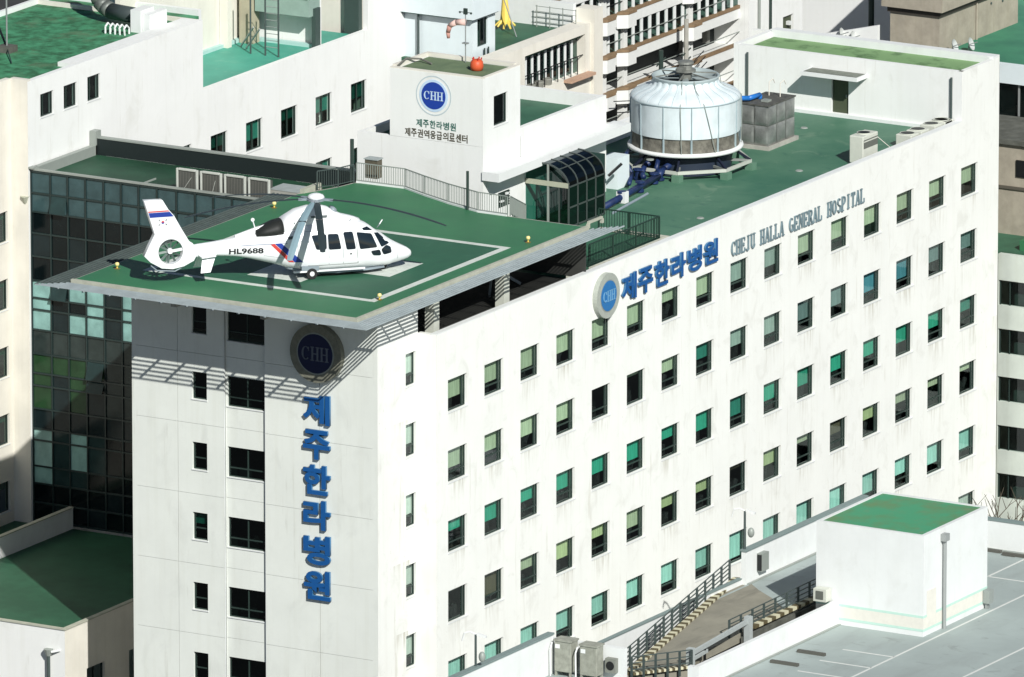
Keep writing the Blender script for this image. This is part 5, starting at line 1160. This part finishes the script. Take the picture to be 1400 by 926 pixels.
gr_ = thing('garden_shed_roof', (60, 24, 20), 'dark low roofs and shaded yard between the stair house and the apartments', 'building'); Bx('roof', flat('shade_roof', (.06,.07,.07), .9), gr_, 66, 96, 16, 33, 18, 19.5); Bx('wall', DKCONC, gr_, 66.2, 95.8, 16.2, 32.8, 0, 17.99)

# ================================================================ WHITE BUILDING WITH DOOR (top right of centre)
WB = thing('narrow_white_building', (94, 34, 0), 'white rendered building with a dark green door left of the long penthouse roof', 'building')
wall_mesh('Y', 33.4, 91.0, 98.0, 0, 40, [(94.9, 96.1, 24.6, 26.45)], .3).build('front_wall', W_PL, WB)
Bx('door', flat('door_green', (.07,.085,.05), .6), WB, 94.9, 96.1, 33.55, 33.6, 24.6, 26.42); Bx('door_lamp', W_CLEAN, WB, 95.5, 95.75, 33.3, 33.54, 25.9, 26.1)
Bx('left_wall', W_PL, WB, 91.001, 91.3, 33.71, 36, 0, 40); MB().tube((92.0,33.3,20),(92.0,33.3,40),.08).build('downpipe', RAILG, WB); MB().tube((93.3,33.3,20),(93.3,33.3,40),.08).build('downpipe', DFR, WB)
wall_mesh('Y', 33.8, 98.0, 104, 0, 40, [(98.2, 103, 26.2, 29.4)], .5).build('balcony_wall', W_PL, WB)
for i in range(6): MB().box(98.3+.75*i, 98.5+.75*i, 34.0, 34.1, 26.2, 29.4).build('mullion', W_CLEAN, WB)
Bx('window_backing', DARK, WB, 98.1, 103.2, 34.29, 34.35, 26.1, 29.5); Bx('tan_sill', TERR, WB, 98.05, 103.2, 33.4, 33.79, 26.0, 26.18)

# ================================================================ RIGHT-HAND BACKGROUND
V = thing('beige_stair_tower', (73, 10, 31.9), 'beige rendered rooftop tower with a dark band under its overhanging top', 'tower')
Bx('body', BEIGE, V, 69.1, 78.0, 9.75, 12.7, 31.7, 33.95); Bx('dark_band', flat('band_brown', (.045,.038,.03), .7), V, 68.98, 78.1, 9.63, 12.82, 33.951, 34.25); Bx('top', BEIGE, V, 68.75, 78.3, 9.4, 13.05, 34.251, 38.5)
MB().tube((73.2, 9.68, 31.95), (73.2, 9.68, 33.95), .05).build('downpipe', BEIGE, V)
for q in ((74.9,33.6),(76.2,33.5),(75.6,33.75)): MB().tube((q[0], 9.74, q[1]), (q[0], 9.70, q[1]), .07, 8).build('wall_vent', RAILM, V)
U = thing('background_office', (74, 4, 0), 'white office with vertical joints, window band and bright green roof beyond the hospital end', 'office building')
for i in range(5):
    y = 9.3-1.75*i; Bx('facing_panel', W_COOL, U, 68.5, 68.8, y-1.73, y, 30.95, 32.0)
Bx('core', W_COOL, U, 68.81, 84, -12, 13.5, 31.0, 31.7); Bx('roof', paint('emerald_roof', (.045,.22,.125), .6, .2, .5, col2=(.03,.16,.10)), U, 68.85, 84, -12, 13.4, 31.701, 31.95)
Bx('window_backing', DARK, U, 68.95, 69.1, -12, 9.0, 28, 30.9)
for i in range(6): MB().box(68.7, 68.76, 6.0-1.3*i, 6.1-1.3*i, 29.2, 30.95).build('mullion', STEEL, U)
for i in range(5): MB().quad((68.73, 7.2-1.3*i-1.2, 29.3), (68.73, 7.2-1.3*i, 29.3), (68.73, 7.2-1.3*i, 30.94), (68.73, 7.2-1.3*i-1.2, 30.94)).build('pane', GLD, U)
Bx('body', BEIGE, U, 69.2, 84, -12, 13.3, 0, 30.99)
Bx('rear_building', W_PL, U, 84.1, 90, -12, 13, 20, 36)
Tt = thing('beige_wing', (66, 0, 0), 'beige wing with stained flat roof under the white office', 'building')
Bx('body', BEIGE, Tt, 63.5, 68.4, -12, 6, 0, 29.0); Bx('roof', DKCONC, Tt, 63.3, 68.45, -12, 6, 29.001, 29.25); Bx('cable_duct', flat('duct_brown', (.10,.09,.07), .8), Tt, 63.4, 63.49, -10, 3.4, 26.6, 26.75)
Bx('window_box', BLK, Tt, 63.42, 63.49, .9, 2.1, 27.3, 28.2)
Sb = thing('banded_office', (61, -4, 0), 'grey-white office with dark window bands at the right edge of the picture', 'office building')
tp = [22.98, 20.38, 17.82, 15.2, 12.62, 10.0, 7.4]
wall_mesh('X', 58.5, -14, .5, 0, 24.38, [(-13.5, .47, z-1.34, z) for z in tp], .3, back=True).build('front_wall', paint('office_grey', (.60,.65,.58), .75, .05, .6, streak=.2), Sb)
for z in tp:
    for i in range(7):
        y = .45-1.95*i; rr = random.Random(i+int(z*3))
        MB().box(58.6, 58.68, y-.06, y, z-1.34, z).build('mullion', DFR, Sb); MB().box(58.6, 58.68, y-.62, y-.58, z-1.34, z).build('mullion', DFR, Sb)
        MB().quad((58.66, y-1.9, z-1.3), (58.66, y-.06, z-1.3), (58.66, y-.06, z-.02), (58.66, y-1.9, z-.02)).build('pane', GLD, Sb)
        if rr.random() > .4: MB().box(58.95, 59.2, y-1.5, y-.7, z-1.34, z-.8).build('window_clutter', flat('clutter', (.12,.14,.13), .8), Sb)
Bx('room_backing', DARK, Sb, 59.6, 59.7, -13.8, .45, 1, 24); Bx('body', W_PL, Sb, 59.9, 67, -14, .48, 0, 24.0)
Bx('roof', G_DARK, Sb, 58.81, 67, -14, 4.0, 24.001, 24.15); Bx('green_kerb', G_PAD, Sb, 60.5, 62.0, -1.0, .3, 24.151, 24.7)
rt = thing('roof_tank', (62, -.6, 24.7), 'small round silver tank and white box on the far green roof', 'tank'); MB().sphere((61.6, -.6, 25.0), .38, 8).build('ball', STEEL, rt, smooth=True); Bx('box', W_CLEAN, rt, 61.3, 61.9, -1.9, -1.1, 24.7, 25.3)
GB = thing('shaded_wall_building', (86, 20, 0), 'plain pale wall half in shadow behind the beige tower', 'building')
Bx('body', W_PL, GB, 80, 92, 13.6, 24, 0, 33)
lw = thing('low_white_parapet', (70, 15, 31), 'low white sloping parapet with a small dark opening behind the penthouse roof', 'wall')
MB().extr([(69.0, 13.4, 30.5), (69.0, 17.0, 30.5), (69.0, 17.0, 32.2), (69.0, 13.4, 33.1)], (.25, 0, 0)).build('wall', W_PL, lw); Bx('opening', BLK, lw, 68.96, 68.999, 14.6, 15.1, 31.9, 32.3)
pl = thing('roof_pole', (72, 14.5, 31), 'dark thick pole with brackets against the pale shaded wall', 'pole'); MB().tube((70.5, 14.6, 30.5), (70.5, 14.6, 38.5), .16, 8).build('shaft', DFR, pl); MB().bar((70.3,14.6,35.0),(70.3,13.9,35.3),.06,.06).build('bracket', DFR, pl)
DP = [((68.7, 15.5, 32.0), 'left one of two near the low parapet'), ((68.7, 14.8, 31.9), 'right one of two near the low parapet'), ((70.2, 8.55, 31.95), 'on the green roof edge nearer the hospital end'), ((69.4, 9.1, 31.95), 'on the green roof below the beige tower corner')]
D0 = None
for p, wh in DP:
    lab = 'small white satellite dish, '+wh
    if D0 is None:
        D0 = t = thing('satellite_dish', p, lab, 'satellite dish', 'satellite dishes on the roofs'); x, y, z = p
        MB().tube(p, (x, y, z+.35), .05).build('pole', STEEL, t)
        n_ = Vector((.15, -.9, .35)).normalized(); u_ = n_.orthogonal().normalized(); v_ = n_.cross(u_); m = MB(); c_ = Vector((x, y, z+.42))
        for j in range(4):
            for i in range(16):
                f = lambda jj, ii: tuple(c_+(u_*math.cos(2*math.pi*ii/16)+v_*math.sin(2*math.pi*ii/16))*(.36*jj/4)+n_*(.16*(jj/4)**2))
                m.quad(f(j,i), f(j,i+1), f(j+1,i+1), f(j+1,i))
        m.build('reflector', GREY_P if False else flat('dish_grey', (.50,.52,.50), .5), t); MB().tube(c_, c_+n_*.5, .025).build('feed_arm', STEEL, t)
    else:
        t = D0.copy(); COL.objects.link(t); t.location = p; t['label'] = lab
        for ch in list(D0.children): c = ch.copy(); COL.objects.link(c); c.parent = t

# ================================================================ PARKING DECK AND RAMP, BOTTOM RIGHT
DZ = 17.5
PD = thing('parking_deck', (10, -20, 0), 'pale rooftop parking deck with painted bays and white parapets, bottom right', 'parking deck')
MB().prism([(12.6, -8.2), (28.3, -8.2), (28.3, -12.3), (12.6, -12.3)], DZ-.5, DZ).build('deck_slab', DECKM, PD)
MB().prism([(19.5, -12.301), (28.3, -12.301), (28.3, -60), (-40, -60), (-40, -15.45), (19.5, -15.45)], DZ-.5, DZ).build('deck_slab', DECKM, PD)
Bx('box_footing', CONC, PD, 11.7, 19.4, -15.44, -14.5, 13, DZ-.01)
MB().prism([(-40, -8.2), (-2.45, -8.2), (-2.45, -11.8), (-2.2, -15.44), (-40, -15.44)], DZ-.5, DZ-.002).build('deck_slab', DECKM, PD)
Bx('outer_parapet', W_CLEAN, PD, 15.9, 28.3, -8.2, -7.95, 10, 19.18); Bx('outer_parapet', W_CLEAN, PD, -40, -3.1, -8.2, -7.95, 10, 19.42)
Bx('outer_parapet', W_CLEAN, PD, 1.4, 15.88, -8.0, -7.85, 10, 17.78)
Bx('end_parapet', W_CLEAN, PD, 28.05, 28.3, -60, -8.21, 10, 18.98)
Bx('outer_wall', W_PL, PD, -40, 1.39, -8.0, -7.9, 0, 16.9)
for a in ((15.85, 28.35, -8.26, -7.90, 19.182, 19.27), (-40, -3.0, -8.26, -7.90, 19.422, 19.51), (1.4, 15.8, -8.05, -7.80, 17.782, 17.84), (28.0, 28.36, -60, -8.27, 18.982, 19.07)): Bx('parapet_coping', flat('coping_grey', (.20,.26,.25), .7), PD, *a)
Bx('parapet_corner', W_CLEAN, PD, -3.1, -2.99, -8.22, -7.94, 17, 19.38)
Bx('inner_parapet', W_CLEAN, PD, -2.2, 11.65, -15.7, -15.45, 10, 18.66); Bx('pit_wall', W_CLEAN, PD, -2.45, -2.2, -11.80, -7.3, 10, 19.05); Bx('gate_pier', W_CLEAN, PD, -2.2, -1.9, -15.449, -15.1, 10, 18.6)
Bx('gutter', RAILG, PD, -2.0, 11.6, -15.86, -15.72, DZ, DZ+.05); Bx('gutter', RAILG, PD, 16, 28.0, -8.36, -8.22, DZ, DZ+.06); Bx('gutter', RAILG, PD, 27.85, 28.04, -40, -8.4, DZ, DZ+.06)
st_ = flat('bay_line', (.66,.68,.64), .7)
lines = [((3.2, -20.9), (27.0, -20.9)), ((3.2, -18.1), (3.2, -20.9)), ((5.4, -18.1), (5.4, -20.9)), ((7.7, -18.1), (7.7, -20.9)), ((23.3, -17.7), (23.3, -25.5)), ((23.3, -17.7), (28, -17.7)), ((6.0, -25.5), (14, -25.5)), ((.9, -18.1), (.9, -20.9))]
for a, b in lines: MB().bar((*a, DZ+.006), (*b, DZ+.006), .12, .008).build('bay_line', st_, PD)
for p in ((27.5, -15.4), (27.3, -17.1), (3.8, -17.0), (6.1, -17.2)):
    MB().box(p[0], p[0]+.2, p[1]-.75, p[1]+.75, DZ+.001, DZ+.14).build('wheel_stop', flat('stop_dark', (.10,.10,.085), .8), PD)
MB().prism([(27.2,-16.4),(27.6,-16.4),(27.6,-17.1),(27.2,-17.1)], DZ+.001, DZ+.1).build('wheel_stop', MATS['stop_dark'], PD)
# ramp road crossing the pit
RR = thing('ramp_road', (8, -11, 15), 'stained concrete ramp road with yellow and brown striped kerb rising to the parking deck', 'ramp')
road = [(-1.54, -11.41), (1.14, -13.39), (3.83, -12.44), (7.57, -12.45), (12.07, -12.06), (12.58, -13.9), (12.58, -8.25), (15.8, -8.25), (15.8, -8.0), (14.5, -8.0)]
MB().prism([(-1.54, -11.41), (1.14, -13.39), (3.9, -12.5), (11.9, -12.3), (12.595, -12.3), (12.595, -8.28)], DZ-.45, DZ).build('road_slab', ROAD, RR)
MB().prism([(12.6, -12.3), (14.3, -10.6), (15.4, -9.2), (16.2, -8.36), (12.6, -8.36)], DZ+.001, DZ+.006).build('road_patch', ROAD, RR)
MB().prism([(12.5, -8.35), (15.88, -8.35), (15.88, -7.5), (12.5, -8.28)], DZ-.45, DZ-.004).build('road_slab', ROAD, RR)
A0, A1 = Vector((-1.54, -11.41, DZ)), Vector((16.6, -7.3, DZ)); dv = (A1-A0); L_ = dv.length; dv.normalize(); nv = Vector((dv.y, -dv.x, 0)); n = 46
def kerb(P0, d, nrm, n, L, w=.36, h=.12, nm='kerb_block'):
    for i in range(n):
        p = P0+d*(L*i/n); q = P0+d*(L*(i+.96)/n)
        MB().extr([p-nrm*w/2+Vector((0,0,.006)), q-nrm*w/2+Vector((0,0,.006)), q+nrm*w/2+Vector((0,0,.006)), p+nrm*w/2+Vector((0,0,.006))], (0,0,h)).build(nm, KERBY if i % 2 else KERBD, RR)
kerb(A0, dv, nv, 52, L_)
B0, B1 = Vector((-1.4, -11.6, DZ)), Vector((1.0, -13.3, DZ)); e_ = (B1-B0).normalized(); kerb(B0, e_, Vector((e_.y, -e_.x, 0)), 20, (B1-B0).length, h=.12)
Bx('abutment', DKCONC, RR, 7.6, 19.4, -12.75, -12.55, 12, DZ-.1)
for i in range(20):
    x = 8.9+.42*i; Bx('kerb_block', KERBY if i % 2 else KERBD, RR, x, x+.4, -12.62, -12.28, DZ+.006, DZ+.16)
Bx('pit_floor', flat('pit_dark', (.03,.032,.03), .9), RR, -2, 19.4, -15.4, -7.9, 13.0, 13.1)
g4 = RAILM
def ramp_rail(label, P, Q, h=1.05, seg=10, bars=5):
    t = thing('ramp_railing', tuple(P), label, 'railing'); P, Q = Vector(P), Vector(Q)
    for k in range(1, bars+1): MB().bar(P+Vector((0,0,h*k/bars)), Q+Vector((0,0,h*k/bars)), .045, .045).build('rail', g4, t)
    for i in range(seg+1): p = P.lerp(Q, i/seg); MB().box(p.x-.045, p.x+.045, p.y-.045, p.y+.045, p.z-.3, p.z+h).build('post', g4, t)
    return t
o_ = nv*-.28
ramp_rail('long dark five-bar railing beside the striped kerb, hospital side of the ramp', A0+o_, A0+dv*L_*.985+o_, seg=13)
ramp_rail('dark railing across the near end of the ramp road', (-1.6, -11.7, DZ+.0), (.95, -13.55, DZ+.0), h=.95, seg=5, bars=3)
ramp_rail('dark railing on the far side of the ramp near the parking box', (6.8, -12.35, DZ), (17.4, -12.2, DZ), h=.9, seg=9, bars=4)
pr_ = thing('guard_rail', (4, -13, DZ), 'pale steel guard rail with square posts along the dark pit', 'railing')
MB().bar((1.3, -13.3, DZ+.62), (7.6, -12.9, DZ+.72), .12, .22).build('beam', flat('rail_pale', (.42,.46,.45), .5), pr_); MB().bar((1.3, -13.3, DZ+.3), (3.2, -13.15, DZ+.33), .1, .16).build('beam', MATS['rail_pale'], pr_)
for x, y in ((1.2, -13.35), (7.7, -12.9)): Bx('post', MATS['rail_pale'], pr_, x-.16, x+.16, y-.16, y+.16, DZ-.7, DZ+.95)
Bx('post', BLK, pr_, 2.9, 3.0, -13.2, -13.1, DZ-.4, DZ+.7)
# box building on the deck
BB = thing('deck_box_building', (15, -17.4, DZ), 'plain white box building with bright green roof and mint stripes standing on the parking deck', 'building')
bx0, bx1, by0, by1, bz1 = 11.65, 18.2, -20.35, -14.45, 22.5
Bx('body', W_CLEAN, BB, bx0, bx1, by0, by1, DZ, bz1-.02)
Bx('roof', G_BOX, BB, bx0+.22, bx1-.2, by0+.22, by1-.2, bz1-.019, bz1)
mb = MB(); mb.box(bx0, bx0+.21, by0, by1, bz1-.0195, bz1+.035); mb.box(bx1-.19, bx1, by0, by1, bz1-.0195, bz1+.035); mb.box(bx0+.211, bx1-.191, by0, by0+.21, bz1-.0195, bz1+.034); mb.box(bx0+.211, bx1-.191, by1-.19, by1, bz1-.0195, bz1+.034); mb.build('roof_rim', W_CLEAN, BB)
for z, m_ in ((.92, MINT), (.25, MINT)):
    MB().box(bx0-.012, bx0, by0-.012, by1, DZ+z, DZ+z+.12).box(bx0, bx1, by0-.012, by0, DZ+z, DZ+z+.12).build('mint_stripe', m_, BB)
MB().box(bx0-.01, bx0, by0-.01, by1, DZ+.371, DZ+.919).box(bx0, bx1, by0-.01, by0, DZ+.371, DZ+.919).build('cream_band', PEACH, BB)
MB().tube((13.55, by0-.14, DZ), (13.55, by0-.14, 22.0), .09, 10).build('downpipe', flat('pipe_grey', (.30,.32,.31), .5), BB); MB().box(13.35, 13.75, by0-.3, by0-.01, 21.9, 22.25).build('pipe_hopper', flat('pipe_grey', (.30,.32,.31), .5), BB)
Bx('cream_patch', PEACH, BB, 12.0, 12.9, by0-.03, by0-.013, DZ+.5, DZ+2.2)
sb = thing('meter_box', (18.3, -20.6, DZ), 'small grey box at the far foot of the deck box building', 'box'); Bx('body', flat('grey_box', (.28,.31,.29), .6), sb, 17.7, 18.15, -20.75, -20.4, DZ+.3, DZ+.95); Bx('bracket', STEEL, sb, 17.8, 18.0, -20.6, -20.45, DZ, DZ+.299)
ub = thing('outdoor_unit', (11, -15.1, 18.6), 'small cream outdoor unit at the near foot of the deck box building', 'unit'); Bx('casing', flat('unit_cream', (.60,.62,.54), .6), ub, 11.1, 11.6, -15.3, -14.6, 18.67, 19.3); Bx('fan_grille', flat('unit_grille', (.13,.14,.12), .6), ub, 11.07, 11.099, -15.15, -14.75, 18.8, 19.2)
# two grey cabinets on the left corner
for i, (x, y, hgt, lab) in enumerate(((-3.0, -8.9, 1.72, 'left of two tall grey metal cabinets with white labels'), (-3.0, -10.3, 1.66, 'right of two tall grey metal cabinets, with a small fan beside it'))):
    t = thing('metal_cabinet', (x, y, DZ), lab, 'cabinet', 'two grey cabinets by the parapet corner')
    gm = paint('cabinet_grey', (.36,.37,.31), .6, .15, 3, streak=.3)
    MB().box(x-.34, x+.34, y-.46, y+.46, DZ+.22, DZ+hgt).build('body', gm, t, bevel=.03); Bx('lid', gm, t, x-.38, x+.38, y-.50, y+.50, DZ+hgt+.001, DZ+hgt+.08)
    Bx('label_plate', W_CLEAN, t, x-.355, x-.342, y+.15, y+.4, DZ+hgt-.35, DZ+hgt-.15); mb = MB(); [mb.box(x-.32+.54*a, x-.22+.54*a, y-.44+.78*b, y-.34+.78*b, DZ, DZ+.219) for a in (0,1) for b in (0,1)]; mb.build('leg', gm, t)
    MB().path([(x-.5, y+.58, DZ), (x-.5, y+.6, DZ+1.3), (x-.3, y+.6, DZ+hgt-.1)], .04, 6).build('conduit', W_CLEAN, t)
fn = thing('small_fan_unit', (-2.7, -11.2, DZ+.3), 'small square grey fan unit on the wall right of the cabinets', 'fan'); Bx('casing', flat('fan_casing', (.22,.23,.20), .6), fn, -2.75, -2.46, -11.45, -10.9, DZ+.35, DZ+1.05); disc(MB(), 'X', -2.752, -11.17, DZ+.7, .22, .01).build('fan_dark', BLK, fn)
# lamp posts
for nm, x, y, z0, z1 in (('right', 16.05, -8.05, DZ, 21.2), ('left', -10.1, -8.05, 12, 21.05)):
    t = thing('street_lamp', (x, y, z0), 'slim lamp post with loudspeaker ' + ('at the top of the ramp' if nm == 'right' else 'at the lower left end of the deck parapet'), 'lamp post')
    MB().tube((x, y, z0), (x, y, z1), .08, 10, .055).build('shaft', RAILM, t)
    MB().path([(x, y, z1), (x-.1, y+.25, z1+.12), (x-.2, y+.5, z1+.05), (x-.2, y+.62, z1-.35)], .04, 6).build('arm', W_CLEAN, t)
    MB().bar((x+.05, y-.05, z1+.02), (x+.15, y-.5, z1-.1), .18, .1).build('lamp_head', W_CLEAN, t)
    MB().sphere((x, y-.35, z1-1.05), .17, 8, 1.5).build('loudspeaker', RAILG, t, smooth=True)
bx2 = thing('wall_cabinet', (17.5, -8.3, 18.2), 'small grey cabinet fixed on the parapet by the ramp lamp post', 'cabinet'); Bx('body', RAILG, bx2, 17.0, 17.7, -8.5, -8.21, 17.95, 18.85); Bx('front', BLK, bx2, 16.97, 16.999, -8.48, -8.25, 18.0, 18.8)
# bare tree by the far office
def bare_tree(x, y, z0, h, label, seed=3):
    t = thing('bare_tree', (x, y, z0), label, 'tree'); r = random.Random(seed); bark = flat('bark', (.10,.085,.06), .9)
    tr = MB(); br = MB()
    def grow(p, d, L, rad, lv):
        q = p+d*L; (tr if lv < 2 else br).tube(p, q, rad, 6 if lv < 2 else 4, rad*.65)
        if lv >= 5: return
        for k in range(3 if lv else 4):
            nd = (d+Vector((r.uniform(-.8,.8), r.uniform(-.8,.8), r.uniform(-.2,.6)))).normalized(); grow(q-d*L*.15*k, nd, L*r.uniform(.55,.75), rad*.6, lv+1)
    grow(Vector((x, y, z0)), Vector((.05,.05,1)).normalized(), h*.42, h*.02, 0)
    tr.build('trunk', bark, t); br.build('crown', bark, t)
bare_tree(55.2, -1.6, 0, 12.3, 'bare winter tree poking up between the hospital end and the banded office')
